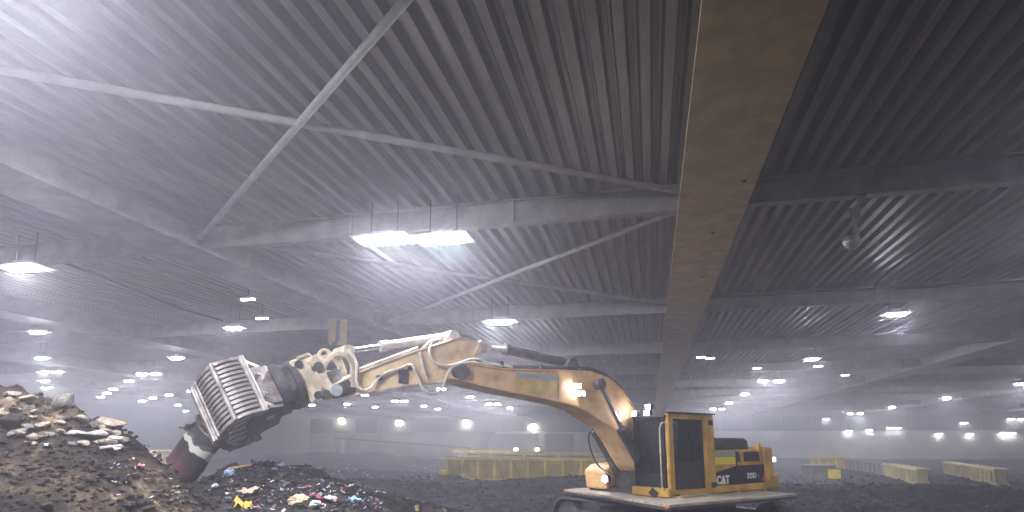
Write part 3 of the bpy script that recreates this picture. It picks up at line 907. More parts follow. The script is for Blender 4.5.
# ---- linkage: curved links between stick end and coupler
def band(pts, w, y0, y1, nm, m, parent=ex, bevel=0.012):
    P = [Vector((p.x, p.z)) for p in smooth_path([(a, 0, b) for a, b in pts], 6)]
    top, bot = [], []
    for i, p in enumerate(P):
        t = (P[min(i + 1, len(P) - 1)] - P[max(i - 1, 0)]).normalized()
        nrm = Vector((-t.y, t.x))
        ww = w[0] + (w[1] - w[0]) * i / (len(P) - 1) if isinstance(w, tuple) else w
        top.append(tuple(p + nrm * ww / 2))
        bot.append(tuple(p - nrm * ww / 2))
    return MB().strip(top, bot, y0, y1).build(nm, m, parent, bevel=bevel)
lk = MB().cyl((9.12, -0.36, 3.32), (9.12, 0.36, 3.32), 0.10, n=18).build('linkage', 'dark_steel', ex, smooth=40)
for y in (-0.34, 0.28):
    band([(8.86, 3.40), (8.84, 3.72), (8.98, 4.06)], 0.13, y, y + 0.06, 'rocker_link', 'cream', lk)
    band([(8.90, 3.50), (8.90, 3.78), (9.00, 3.95), (9.17, 4.0), (9.33, 3.91), (9.42, 3.74), (9.43, 3.58)], 0.085, y, y + 0.06, 'bucket_link', 'cream', lk)
    band([(9.20, 3.32), (9.36, 3.40), (9.47, 3.56), (9.55, 3.74), (9.68, 3.87)], (0.15, 0.19), y + 0.07, y + 0.13, 'coupler_arm', 'cream', lk)
    for (a, b, r) in ((9.22, 3.33, 0.105), (9.56, 3.72, 0.085), (9.40, 3.26, 0.07)):
        MB().cyl((a, y + 0.03, b), (a, y + 0.17, b), r, n=18).build('link_boss', 'dark_steel' if r < 0.1 else 'plastic_grey', lk, smooth=40)
MB().prism([(8.95, 3.42), (9.36, 3.46), (9.34, 3.68), (9.05, 3.76)], lambda a, b: (a, -0.10, b), lambda a, b: (a, 0.10, b)).build('centre_box', 'plastic_grey', lk, bevel=0.02)
band([(9.30, 3.84), (9.44, 3.86), (9.50, 3.97), (9.42, 4.05), (9.32, 4.00), (9.31, 3.93)], 0.055, 0.22, 0.30, 'lifting_hook', 'cream', lk)
cp = MB().prism([(10.00, 3.77), (9.88, 3.86), (9.66, 3.95), (9.56, 3.82), (9.48, 3.62), (9.42, 3.36), (9.45, 3.20), (9.60, 3.10)], lambda a, b: (a, -0.30, b), lambda a, b: (a, 0.30, b)).build('coupler', 'cream', ex, bevel=0.02)
for (a, b) in ((9.86, 3.75), (9.50, 3.24)):
    MB().cyl((a, -0.33, b), (a, 0.33, b), 0.07, n=16).build('coupler_pin', 'dark_steel', cp, smooth=40)
MB().bar((9.70, 0.31, 3.95), (9.90, 0.31, 3.86), 0.05, 0.05).build('latch', 'cream', cp)

# ---- sorting grapple
Dv = Vector((0.93, 0, -0.37)).normalized()
Uv = Vector((0.37, 0, 0.93)).normalized()
Yv = Vector((0, 1, 0))
PHI = math.radians(66)
Wv = Yv * math.cos(PHI) - Uv * math.sin(PHI)
Nv = Yv * math.sin(PHI) + Uv * math.cos(PHI)
R0 = Vector((9.80, 0, 3.43))
G0 = R0 + Dv * 0.42
def gp(d, n, w):
    return G0 + Dv * d + Nv * n + Wv * w
rot = MB().tube([R0, R0 + Dv * 0.10, R0 + Dv * 0.11, R0 + Dv * 0.24, R0 + Dv * 0.25, R0 + Dv * 0.42], [0.43, 0.43, 0.36, 0.36, 0.45, 0.45], 28).build('rotator', 'dark_steel', ex, smooth=35)
for k in range(5):
    a = k * 1.26 + 0.4
    q = R0 + Dv * 0.175 + (Uv * math.cos(a) + Yv * math.sin(a)) * 0.36
    MB().box(q, (0.1, 0.1, 0.1)).build('bolt_block', 'track', rot, bevel=0.01)
# central yoke
yoke = MB()
yoke.prism([(0.0, 0.36), (0.30, 0.46), (0.46, 0.30), (0.46, -0.30), (0.30, -0.46), (0.0, -0.36)], lambda a, b: gp(a, b, -0.36), lambda a, b: gp(a, b, 0.36))
gr = yoke.build('grapple', 'grapple', ex, bevel=0.02)
MB().prism([(0.02, -0.34), (0.30, -0.46), (0.56, -0.40), (0.60, 0.0), (0.50, 0.42), (0.28, 0.50), (0.02, 0.36)], lambda a, b: gp(a, b, 0.40), lambda a, b: gp(a, b, 0.46)).build('yoke_plate', 'dark_steel', gr, bevel=0.01)
MB().prism([(0.16, 0.02), (0.28, 0.02), (0.28, 0.16), (0.16, 0.16)], lambda a, b: gp(a, b, 0.461), lambda a, b: gp(a, b, 0.467)).build('yoke_sticker', 'card_orange', gr)
HALF = 0.49
prof = [(0.34, 0.54), (0.44, 0.63), (0.64, 0.67), (0.84, 0.62), (0.98, 0.44), (1.07, 0.16), (1.10, -0.06)]
prof_s = [(p.x, p.z) for p in smooth_path([(a, 0, b) for a, b in prof], 4)]
for sgn in (1, -1):
    # slats: curved bars following the shell, one by one
    n = 11
    top, bot = [], []
    for i, p in enumerate(prof_s):
        a = Vector(prof_s[min(i + 1, len(prof_s) - 1)]) - Vector(prof_s[max(i - 1, 0)])
        a.normalize()
        nr = Vector((-a.y, a.x))
        top.append(Vector(p) + nr * 0.005)
        bot.append(Vector(p) - nr * 0.055)
    T, B = top[2:-2], bot[2:-2]
    vs, fs = [], []
    hw = 0.024
    for a, b in zip(T, B):
        for q, ww in ((a, -hw), (a, hw), (b, hw), (b, -hw)):
            vs.append(Dv * q.x + Nv * (q.y * sgn) + Wv * ww)
    for i in range(len(T) - 1):
        o, q = 4 * i, 4 * i + 4
        fs += [(o, o + 1, q + 1, q), (o + 1, o + 2, q + 2, q + 1), (o + 2, o + 3, q + 3, q + 2), (o + 3, o, q, q + 3)]
    fs += [(3, 2, 1, 0), (len(vs) - 4, len(vs) - 3, len(vs) - 2, len(vs) - 1)]
    sl_me = MB().add(vs, fs).mesh('slat', 'slat')
    for k in range(n):
        link('slat', sl_me, gr, loc=G0 + Wv * (-HALF + 0.09 + k * (2 * HALF - 0.18) / (n - 1)))
    # frame of the shell: end plates (bands following the shell), hinge tube, shoulder tube, lip blade
    inner = [(0.46, 0.46), (0.52, 0.51), (0.66, 0.53), (0.78, 0.46), (0.88, 0.30), (0.94, 0.10), (0.97, -0.06)]
    inn = [(p.x, p.z) for p in smooth_path([(a, 0, b) for a, b in inner], 4)]
    for w in (-HALF, HALF):
        vs, fs = [], []
        for a, b in zip(prof_s, inn):
            for q, ww in ((a, -0.03), (a, 0.03), (b, 0.03), (b, -0.03)):
                vs.append(gp(q[0], q[1] * sgn, w + ww))
        for i in range(len(inn) - 1):
            o, q = 4 * i, 4 * i + 4
            fs += [(o, o + 1, q + 1, q), (o + 1, o + 2, q + 2, q + 1), (o + 2, o + 3, q + 3, q + 2), (o + 3, o, q, q + 3)]
        fs += [(3, 2, 1, 0), (len(vs) - 4, len(vs) - 3, len(vs) - 2, len(vs) - 1)]
        MB().add(vs, fs).build('end_plate', 'grapple', gr, bevel=0.01)
    for (d, nn, r) in ((0.38, 0.58, 0.06), (0.84, 0.62, 0.04), (1.06, 0.18, 0.035)):
        MB().cyl(gp(d, nn * sgn, -HALF - 0.03), gp(d, nn * sgn, HALF + 0.03), r, n=14).build('cross_tube', 'grapple', gr, smooth=40)
    MB().prism([(1.00, 0.10), (1.11, 0.10), (1.15, -0.07), (1.06, -0.09)], lambda a, b: gp(a, b * sgn, -HALF - 0.03), lambda a, b: gp(a, b * sgn, HALF + 0.03)).build('lip', 'grapple', gr, bevel=0.01)
    # hinge arms and closing cylinder
    for w in (-0.40, 0.40):
        MB().prism([(0.05, 0.22), (0.2, 0.12), (0.50, 0.42), (0.46, 0.58), (0.32, 0.60)], lambda a, b: gp(a, b * sgn, w - 0.04), lambda a, b: gp(a, b * sgn, w + 0.04)).build('hinge_arm', 'cream' if sgn > 0 else 'grapple', gr, bevel=0.015)
    MB().cyl(gp(0.0, 0.1 * sgn, -0.2), gp(0.32, 0.52 * sgn, -0.2), 0.07, n=14).cyl(gp(0.0, 0.1 * sgn, 0.2), gp(0.32, 0.52 * sgn, 0.2), 0.07, n=14).build('closing_cylinder', 'chrome', gr, smooth=40)
# hoses on the stick
def hose(pts, r=0.026, nm='hose', m='hose'):
    return MB().tube(smooth_path(pts, 8), r, 8).build(nm, m, ex, smooth=40)
hose([(9.02, 0.33, 4.08), (8.86, 0.36, 3.85), (8.83, 0.36, 3.5), (8.72, 0.36, 3.36), (8.55, 0.34, 3.42), (8.40, 0.30, 3.60), (8.2, 0.30, 3.74), (7.95, 0.30, 3.82), (7.75, 0.31, 3.90), (7.62, 0.33, 3.72), (7.50, 0.36, 3.46), (7.30, 0.36, 3.36), (7.10, 0.36, 3.46), (6.95, 0.34, 3.76), (6.80, 0.33, 3.95), (6.4, 0.33, 4.06), (6.0, 0.33, 4.04), (5.4, 0.28, 4.06)])
hose([(7.55, 0.28, 4.18), (7.52, 0.33, 3.95), (7.42, 0.34, 3.68), (7.2, 0.34, 3.58), (7.0, 0.34, 3.66), (6.85, 0.33, 3.9), (6.6, 0.32, 4.05), (6.25, 0.31, 4.14), (5.9, 0.30, 4.08), (5.3, 0.26, 4.05)])
hose([(7.05, 0.16, 4.50), (7.28, 0.28, 4.40), (7.36, 0.33, 4.15), (7.24, 0.34, 3.98), (7.0, 0.33, 3.95), (6.8, 0.33, 3.98), (6.4, 0.32, 4.12)], 0.024)
hose([(7.45, 0.2, 4.27), (7.30, 0.28, 4.42), (7.20, 0.22, 4.46)], 0.022)
for (x, z) in ((8.36, 3.62), (7.72, 3.86)):
    MB().box((x, 0.27, z), (0.10, 0.10, 0.09)).build('hose_clamp', 'dark_steel', stick, bevel=0.01)
MB().tube([(8.8, 0.2, 3.72), (8.2, 0.2, 3.99), (7.55, 0.2, 4.27)], 0.03, 8).build('pipe', 'cream', stick, smooth=40)

# ================================================================== HEAPS
R1 = pxr([(-330, 352, 8.2), (-150, 362, 7.9), (0, 384, 8.0), (30, 393, 8.1), (62, 402, 8.2), (100, 416, 8.4), (126, 426, 8.6), (133, 450, 8.75), (146, 462, 9.0), (166, 480, 9.3), (190, 500, 9.6)])
R2 = pxr([(196, 486, 10.4), (215, 474, 10.5), (240, 464, 10.6), (265, 460, 10.7), (284, 461, 10.8), (300, 470, 10.9), (322, 480, 11.1), (342, 482, 11.3), (400, 494, 11.7), (460, 512, 12.2), (520, 530, 12.6)])
def heap1(X, Y):
    h = np.maximum(ridge(X, Y, R1[:5], 0.78, 0.25), ridge(X, Y, R1[4:], 1.05, 0.12))
    n = np.clip((h - 1.4) / 1.3, 0.2, 1) * (0.26 * fbm(X * 0.8, Y * 0.8, 3) + 0.36 * np.abs(fbm(X * 1.7 + 3, Y * 1.7, 4, 0.6)) + 0.12 * fbm(X * 6, Y * 6, 3, 0.6))
    return h + n - 0.16
R3 = pxr([(205, 500, 8.6), (300, 505, 8.8), (400, 516, 9.2), (470, 540, 9.8)])
def heap2(X, Y):
    h = np.maximum(ridge(X, Y, R2, 0.42, 0.25), ridge(X, Y, R3, 0.5, 0.4))
    n = 0.16 * fbm(X * 0.9 + 4, Y * 0.9, 3) + 0.14 * np.abs(fbm(X * 2.4, Y * 2.4 + 7, 4, 0.6)) + 0.07 * fbm(X * 7, Y * 7, 3, 0.6)
    return h + n - 0.05
def heap(name, fn, x0, x1, y0, y1, st, m, lab):
    X, Y = np.meshgrid(np.arange(x0, x1, st), np.arange(y0, y1, st))
    H = fn(X, Y)
    me = grid_mesh(name, X, Y, H, keep=H > floor_h(X, Y) - 0.02)
    me.materials.append(M[m])
    return tag(link(name, me), lab, 'heap')
heap('rubble_heap', heap1, -19, 1.0, 0.9, 15, 0.045, 'rubble', 'tall heap of pale broken rubble and brown soil beside the grapple')
heap('waste_heap', heap2, -13, 4.0, 3.5, 16, 0.045, 'waste', 'low dark mound of shredded waste strewn with litter under the grapple')
HX, HY, HS = -21.0, 0.0, 0.08
_gx, _gy = np.meshgrid(np.arange(HX, 32, HS), np.arange(HY, 64, HS))
HMAP = np.maximum(floor_h(_gx, _gy), -1)
_near = (_gy < 17) & (_gx < 5)
HMAP[_near] = np.maximum(HMAP[_near], np.maximum(heap1(_gx[_near], _gy[_near]), heap2(_gx[_near], _gy[_near])))
def on_surface(px, py, d0=4.0, d1=62):
    """first place where the line of sight meets the heaps or the floor"""
    d = ray(px, py)
    s = np.arange(d0, d1, 0.04)
    k = -d.x * math.sin(YAW) + d.y * math.cos(YAW)
    X, Y, Z = d.x * s / k, d.y * s / k, EYE + d.z * s / k
    h = HMAP[np.clip(((Y - HY) / HS + 0.5).astype(int), 0, HMAP.shape[0] - 1), np.clip(((X - HX) / HS + 0.5).astype(int), 0, HMAP.shape[1] - 1)]
    hit = np.nonzero(Z < h)[0]
    i = hit[0] if len(hit) else len(s) - 1
    return Vector((X[i], Y[i], h[i])), s[i]

# ---- lumps of rubble, one by one
def rock_mesh(name, n, m, flat=0.7, seed=0):
    r = random.Random(seed)
    bm = bmesh.new()
    for _ in range(n):
        v = Vector((r.gauss(0, 1), r.gauss(0, 1), r.gauss(0, 1))).normalized() * r.uniform(0.75, 1.0)
        bm.verts.new((v.x, v.y * 0.85, v.z * flat))
    g = bmesh.ops.convex_hull(bm, input=bm.verts)
    bmesh.ops.delete(bm, geom=[e for e in g['geom_unused'] if isinstance(e, bmesh.types.BMVert)], context='VERTS')
    bmesh.ops.bevel(bm, geom=list(bm.edges), offset=0.06, segments=1, affect='EDGES')
    me = bpy.data.meshes.new(name)
    bm.to_mesh(me)
    bm.free()
    me.materials.append(M[m])
    return me
ROCKS = {m: [rock_mesh('rubble_lump', 18, m, 0.55 + 0.12 * (k % 3), k * 7 + i) for k in range(4)] for i, m in enumerate(('rock_grey', 'rock_tan', 'rock_dark', 'rock_pale'))}
def rock(px, py, wpx, m, lab, grp=None, flat=1.0, sink=0.3):
    p, d = on_surface(px, py)
    r = wpx / F * d / 2
    o = link('rubble_lump', random.choice(ROCKS[m]), loc=p + Vector((0, 0, r * (0.5 - sink) * flat)), rot=(random.uniform(-0.4, 0.4), random.uniform(-0.4, 0.4), random.uniform(0, 6.28)))
    o.scale = (r, r, r * flat)
    return tag(o, lab, 'rubble', grp)
rock(63, 408, 26, 'rock_grey', 'large rounded grey lump standing up on the rubble heap crest', flat=1.15, sink=0.1)
rock(112, 428, 34, 'rock_tan', 'flat tan slab jutting out at the end of the rubble heap crest', flat=0.35, sink=0.0)
rock(9, 423, 26, 'rock_dark', 'dark brown boulder low on the face of the rubble heap', flat=0.9)
rock(82, 420, 22, 'rock_tan', 'smooth tan stone below the rounded lump on the heap crest', flat=0.7)
rock(26, 404, 26, 'rock_tan', 'pale tan stone high up on the rubble heap', flat=0.6)
rock(38, 432, 16, 'rock_dark', 'small dark angular stone below the tan patch of the heap', flat=1.0)
for (px, py, w) in ((96, 436, 30), (115, 442, 26), (75, 437, 24), (105, 452, 22)):
    rock(px, py, w, 'rock_pale', 'whitish broken plaster lump below the jutting slab', 'plaster lumps below the slab', 0.5)
r_ = random.Random(21)
def scatter(n, x0, x1, ytop, y1, ms, lab, grp, w0, w1):
    k = 0
    while k < n:
        px = r_.uniform(x0, x1)
        py = r_.uniform(ytop(px), y1)
        m = r_.choice(ms)
        cn = {'rock_grey': 'grey', 'rock_tan': 'tan', 'rock_dark': 'dark brown'}[m]
        rock(px, py, r_.uniform(w0, w1), m, cn + ' ' + lab, cn + ' ' + grp, r_.uniform(0.5, 0.9))
        k += 1
crest = lambda x: 390 + 0.42 * x if x < 128 else 446 + (x - 128) * 0.6
scatter(34, 0, 124, crest, 450, ('rock_grey', 'rock_tan', 'rock_grey', 'rock_tan'), 'stone among the rubble of the tall heap', 'stones of the tall heap', 10, 20)
scatter(30, 0, 150, lambda x: crest(x) + 40, 512, ('rock_dark',), 'clod on the lower face of the tall heap', 'clods on the lower face', 8, 16)
scatter(22, 190, 350, lambda x: 478, 512, ('rock_dark', 'rock_dark', 'rock_grey'), 'clod lying on the low waste mound', 'clods on the waste mound', 7, 13)

# ---- litter, piece by piece
def crumple(name, m, r=1.0, flat=0.6, seed=0, sub=3, amp=0.35):
    bm = bmesh.new()
    bmesh.ops.create_icosphere(bm, subdivisions=sub, radius=1)
    q = random.Random(seed)
    dirs = [(Vector((q.gauss(0, 1), q.gauss(0, 1), q.gauss(0, 1))).normalized(), q.uniform(0.2, 1)) for _ in range(14)]
    for v in bm.verts:
        k = 1 - 1.5 * amp * max(w * max(0, v.co.dot(d)) ** 6 for d, w in dirs) - q.uniform(0, 0.30)
        v.co *= k
        v.co.z *= flat
    me = bpy.data.meshes.new(name)
    bm.to_mesh(me)
    bm.free()
    me.materials.append(M[m])
    return me
def rag(name, m, seed=0, n=9, amp=0.25):
    q = random.Random(seed)
    ph = [q.uniform(0, 6) for _ in range(6)]
    vs = []
    for j in range(n):
        for i in range(n):
            u, v = i / (n - 1) * 2 - 1, j / (n - 1) * 2 - 1
            z = amp * (math.sin(3 * u + ph[0]) * math.cos(2.3 * v + ph[1]) + 0.5 * math.sin(7 * u + ph[2] + 3 * v))
            e = 1 - 0.25 * abs(math.sin(4 * math.atan2(v, u + 1e-6) + ph[3]))
            vs.append((u * e, v * 0.7 * e, z))
    fs = [(j * n + i, j * n + i + 1, (j + 1) * n + i + 1, (j + 1) * n + i) for j in range(n - 1) for i in range(n - 1)]
    me = MB().add(vs, fs).mesh(name, m, 60)
    return me
def litter(nm, me, px, py, wpx, lab, cat, grp=None, lift=0.35, flat=1.0):
    p, d = on_surface(px, py)
    r = wpx / F * d / 2
    o = link(nm, me, loc=p + Vector((0, 0, r * lift)), rot=(random.uniform(-0.3, 0.3), random.uniform(-0.3, 0.3), random.uniform(0, 6.28)))
    o.scale = (r, r, r * flat)
    return tag(o, lab, cat, grp)
litter('plastic_bag', crumple('plastic_bag', 'bag_white', seed=1), 117, 451, 13, 'crumpled white plastic bag in the gully of the tall heap', 'bag')
litter('plastic_film', rag('plastic_film', 'film_pink', 2), 107, 449, 9, 'pink plastic film beside the crumpled white bag', 'film')
litter('paper_scrap', rag('paper_scrap', 'bag_white', 3), 157, 462, 15, 'torn white paper lying by the scrap drum', 'paper')
litter('plastic_film', rag('plastic_film', 'film_pink', 4), 138, 474, 13, 'pink plastic film below the scrap drum', 'film')
litter('paper_scrap', rag('paper_scrap', 'bag_white', 5), 113, 487, 8, 'small white scrap low on the tall heap face', 'paper')
litter('paper_scrap', crumple('paper_scrap', 'bag_white', seed=6), 45, 453, 6, 'tiny white scrap stuck in the tall heap face', 'paper', 'white scraps in the heap face')
litter('paper_scrap', crumple('paper_scrap', 'bag_white', seed=7), 28, 442, 6, 'tiny white scrap stuck in the tall heap face', 'paper', 'white scraps in the heap face')
litter('plastic_jug', crumple('plastic_jug', 'jug_blue', seed=8, amp=0.2, flat=0.7), 230, 476, 13, 'pale blue plastic jug lying on the waste mound', 'jug', lift=0.5)
litter('plastic_bag', crumple('plastic_bag', 'bag_white', seed=9), 215, 490, 10, 'white plastic bag on the waste mound before the blue jug', 'bag')
litter('board', MB().box((0, 0, 0), (2.0, 0.25, 0.12)).mesh('board', 'card_orange'), 240, 472, 22, 'short orange-brown board leaning by the blue jug', 'board', lift=0.25)
litter('plastic_sheet', rag('plastic_sheet', 'sheet_yellow', 10), 243, 507, 26, 'large yellow plastic sheet at the foot of the waste mound', 'sheet', lift=0.25)
litter('foam_strip', rag('foam_strip', 'foam_tan', 11), 250, 498, 24, 'tan foam strip above the yellow sheet', 'foam', lift=0.25)
litter('foam_block', crumple('foam_block', 'foam_tan', seed=12), 297, 508, 26, 'crumpled tan foam block among the bright litter', 'foam')
litter('plastic_bag', crumple('plastic_bag', 'bag_white', seed=13), 315, 508, 15, 'white bag lying against the tan foam block', 'bag')
litter('plastic_bag', crumple('plastic_bag', 'bag_white', seed=14), 331, 503, 17, 'flattened white bag between the red rag and blue film', 'bag', flat=0.6)
litter('rag', rag('rag', 'rag_red', 15), 319, 500, 14, 'dull red rag behind the white bags', 'rag')
litter('rag', rag('rag', 'film_pink', 16), 290, 491, 7, 'small pink rag on the waste mound slope', 'rag')
litter('plastic_film', rag('plastic_film', 'film_blue', 17), 356, 502, 16, 'light blue plastic film at the edge of the bright litter', 'film')
litter('plastic_film', rag('plastic_film', 'film_violet', 18), 264, 467, 13, 'violet film on top of the waste mound', 'film', lift=0.2)
litter('plastic_film', rag('plastic_film', 'film_pink', 19), 273, 466, 14, 'pink film on top of the waste mound', 'film', lift=0.2)
litter('plastic_film', rag('plastic_film', 'film_blue', 20), 281, 466, 11, 'blue film on top of the waste mound', 'film', lift=0.2)
litter('tin_can', MB().cyl((0, 0, -1), (0, 0, 1), 0.8, n=14).cyl((0, 0, 0.98), (0, 0, 1.06), 0.86, n=14).mesh('tin_can', 'can_gold', 40), 417, 510, 5, 'small tan can on the dark ground below the yellow skip', 'can', lift=0.6)
litter('rebar', MB().tube([(-1.4, 0, 0.1), (0, 0.05, 0.2), (1.5, -0.1, 0.0)], 0.035, 6).mesh('rebar', 'plastic_grey', 40), 125, 488, 30, 'bent grey steel rod on the tall heap face', 'rod', lift=0.1)

# uncountable crumbs and shreds (stuff)
def crumbs(name, regions, lab, cat, mats, flatten=0.6, dmin=0, dmax=58):
    mb = MB()
    idx = []
    q = random.Random(5)
    for (n, x0, x1, y0, y1, w0, w1) in regions:
        PX = np.array([q.uniform(x0, x1) for _ in range(n)])
        PY = np.array([q.uniform(y0, y1) for _ in range(n)])
        for px, py in zip(PX, PY):
            p, d = on_surface(px, py, 4.5, 60)
            if d > dmax or d < dmin:
                continue
            r = q.uniform(w0, w1) * d / F / 2
            a = q.uniform(0, 6.28)
            R = Euler((q.uniform(-0.6, 0.6), q.uniform(-0.6, 0.6), a)).to_matrix()
            mi = q.randrange(len(mats))
            s = [q.uniform(0.6, 1.3) for _ in range(3)]
            o = len(mb.f)
            mb.box(p + Vector((0, 0, r * 0.3)), (2 * r * s[0], 1.4 * r * s[1], flatten * 1.6 * r * s[2]), R)
            # skew the box so that it reads as a chip
            for k in range(len(mb.v) - 4, len(mb.v)):
                v = Vector(mb.v[k])
                mb.v[k] = tuple(v.lerp(p, q.uniform(0.0, 0.5)))
            idx += [mi] * (len(mb.f) - o)
    me = bpy.data.meshes.new(name)
    me.from_pydata(mb.v, [], mb.f)
    for m in mats:
        me.materials.append(M[m])
    me.polygons.foreach_set('material_index', idx)
    return tag(link(name, me), lab, cat, kind='stuff')
crumbs('rubble_crumbs', [(900, 0, 170, 395, 512, 2, 5)], 'loose stone crumbs and clods covering the tall heap', 'rubble', ('rubble', 'rubble', 'rock_dark', 'rubble', 'rock_dark', 'rubble'))
crumbs('shredded_waste', [(1300, 160, 470, 458, 512, 1.5, 5)], 'shredded waste and clods covering the low mound', 'waste',
       ('rock_dark', 'waste', 'rock_dark', 'waste', 'rock_dark', 'rock_grey', 'waste'), 0.5, dmax=14)
FLAKES = ('bag_white', 'film_pink', 'film_blue', 'foam_tan', 'bag_white', 'plastic_grey', 'rag_red', 'film_violet')
crumbs('litter_flakes', [(220, 225, 385, 484, 512, 1.5, 4.5), (40, 225, 290, 459, 470, 1.5, 4), (40, 100, 200, 445, 500, 1.5, 4)],
       'bright flakes of paper and plastic litter sprinkled over the heaps', 'litter', FLAKES, 0.25, dmax=14)
crumbs('litter_flakes', [(110, 330, 440, 464, 480, 0.8, 2.2), (45, 400, 1020, 482, 512, 1.0, 2.4)],
       'pale specks of litter on the dark ground behind the heaps', 'litter', FLAKES, 0.25, dmin=14)
crumbs('ground_clods', [(1800, 360, 1024, 476, 512, 1.5, 5)], 'dark clods strewn over the churned ground', 'ground', ('ground', 'ground', 'rock_dark', 'ground'), 0.6, dmin=14)

# ================================================================== SCRAP DRUM held in the grapple jaws
def drum_mat():
    m = bpy.data.materials.new('drum_paint')
    m.use_nodes = True
    nt = m.node_tree
    b = nt.nodes['Principled BSDF']
    b.inputs['Roughness'].default_value = 0.6
    g = nt.nodes.new('ShaderNodeTexCoord')
    n = nt.nodes.new('ShaderNodeTexNoise')
    n.inputs['Scale'].default_value = 5
    n.inputs['Detail'].default_value = 5
    sp_ = nt.nodes.new('ShaderNodeSeparateXYZ')
    ma = nt.nodes.new('ShaderNodeMath')
    ma.operation = 'MULTIPLY_ADD'
    ma.inputs[1].default_value = 0.34
    r = nt.nodes.new('ShaderNodeValToRGB')
    r.color_ramp.interpolation = 'CONSTANT'
    cols = [(0.0, (0.055, 0.014, 0.015)), (0.30, (0.022, 0.018, 0.019)), (0.55, (0.45, 0.42, 0.36)), (0.72, (0.06, 0.075, 0.065)), (0.78, (0.03, 0.028, 0.028))]
    while len(r.color_ramp.elements) < len(cols):
        r.color_ramp.elements.new(0.5)
    for i, (p, c) in enumerate(cols):
        r.color_ramp.elements[i].position = p
        r.color_ramp.elements[i].color = (*c, 1)
    nt.links.new(g.outputs['Generated'], sp_.inputs[0])
    nt.links.new(g.outputs['Object'], n.inputs['Vector'])
    ad = nt.nodes.new('ShaderNodeMath')
    ad.operation = 'ADD'
    ad.inputs[1].default_value = -0.17
    nt.links.new(n.outputs[0], ma.inputs[0])
    nt.links.new(sp_.outputs[2], ma.inputs[2])
    nt.links.new(ma.outputs[0], ad.inputs[0])
    nt.links.new(ad.outputs[0], r.inputs[0])
    nt.links.new(r.outputs[0], b.inputs['Base Color'])
    return m
M['drum'] = drum_mat()
q0 = at_d(180, 470, 10.25)
q1 = at_d(213, 428, 10.05)
ax = (q1 - q0)
Ld = ax.length
zq = ax.normalized()
xq = zq.cross(Vector((0.3, 1, 0.2))).normalized()
yq = zq.cross(xq)
sd = empty('scrap_drum', q0, label='crushed black and red drum with white paint gripped in the grapple jaws', cat='drum')
sd.rotation_euler = Matrix((xq, yq, zq)).transposed().to_euler()
rows, seg = 14, 28
vs, fs = [], []
q = random.Random(4)
dents = [(q.uniform(0, 6.28), q.uniform(0.1, 0.9), q.uniform(0.04, 0.11)) for _ in range(9)]
def drum_r(a, t):
    r = 0.29
    for (da, dt, k) in dents:
        x = math.cos(a - da)
        r -= k * max(0, x) ** 8 * math.exp(-((t - dt) / 0.22) ** 2)
    r += 0.012 * (math.exp(-((t - 0.33) / 0.03) ** 2) + math.exp(-((t - 0.66) / 0.03) ** 2))
    return r
for j in range(rows):
    t = j / (rows - 1)
    for i in range(seg):
        a = 2 * math.pi * i / seg
        r = drum_r(a, t)
        vs.append((r * math.cos(a) * 1.18, r * math.sin(a) * 0.85, t * Ld))
for j in range(rows - 1):
    for i in range(seg):
        fs.append((j * seg + i, j * seg + (i + 1) % seg, (j + 1) * seg + (i + 1) % seg, (j + 1) * seg + i))
fs.append(tuple(range(seg))[::-1])
fs.append(tuple((rows - 1) * seg + i for i in range(seg)))
MB().add(vs, fs).build('shell', 'drum', sd, smooth=35)
for z in (0.012, Ld - 0.012):
    MB().tube([(drum_r(2 * math.pi * i / 28, z / Ld) * math.cos(2 * math.pi * i / 28) * 1.2, drum_r(2 * math.pi * i / 28, z / Ld) * math.sin(2 * math.pi * i / 28) * 0.87, z) for i in range(29)], 0.018, 6).build('rim', 'dark_steel', sd, smooth=40)
fl = rag('torn_flap', 'foam_tan', 31, amp=0.12)
o = link('torn_flap', fl, sd, loc=(0.16, 0.14, Ld * 0.86), rot=(0.6, 0.9, 0.3))
o.scale = (0.26, 0.26, 0.26)
o = link('torn_flap', rag('torn_flap', 'drum', 33, amp=0.15), sd, loc=(-0.16, 0.05, Ld * 1.0), rot=(0.4, -0.3, 0.3))
o.scale = (0.25, 0.3, 0.25)

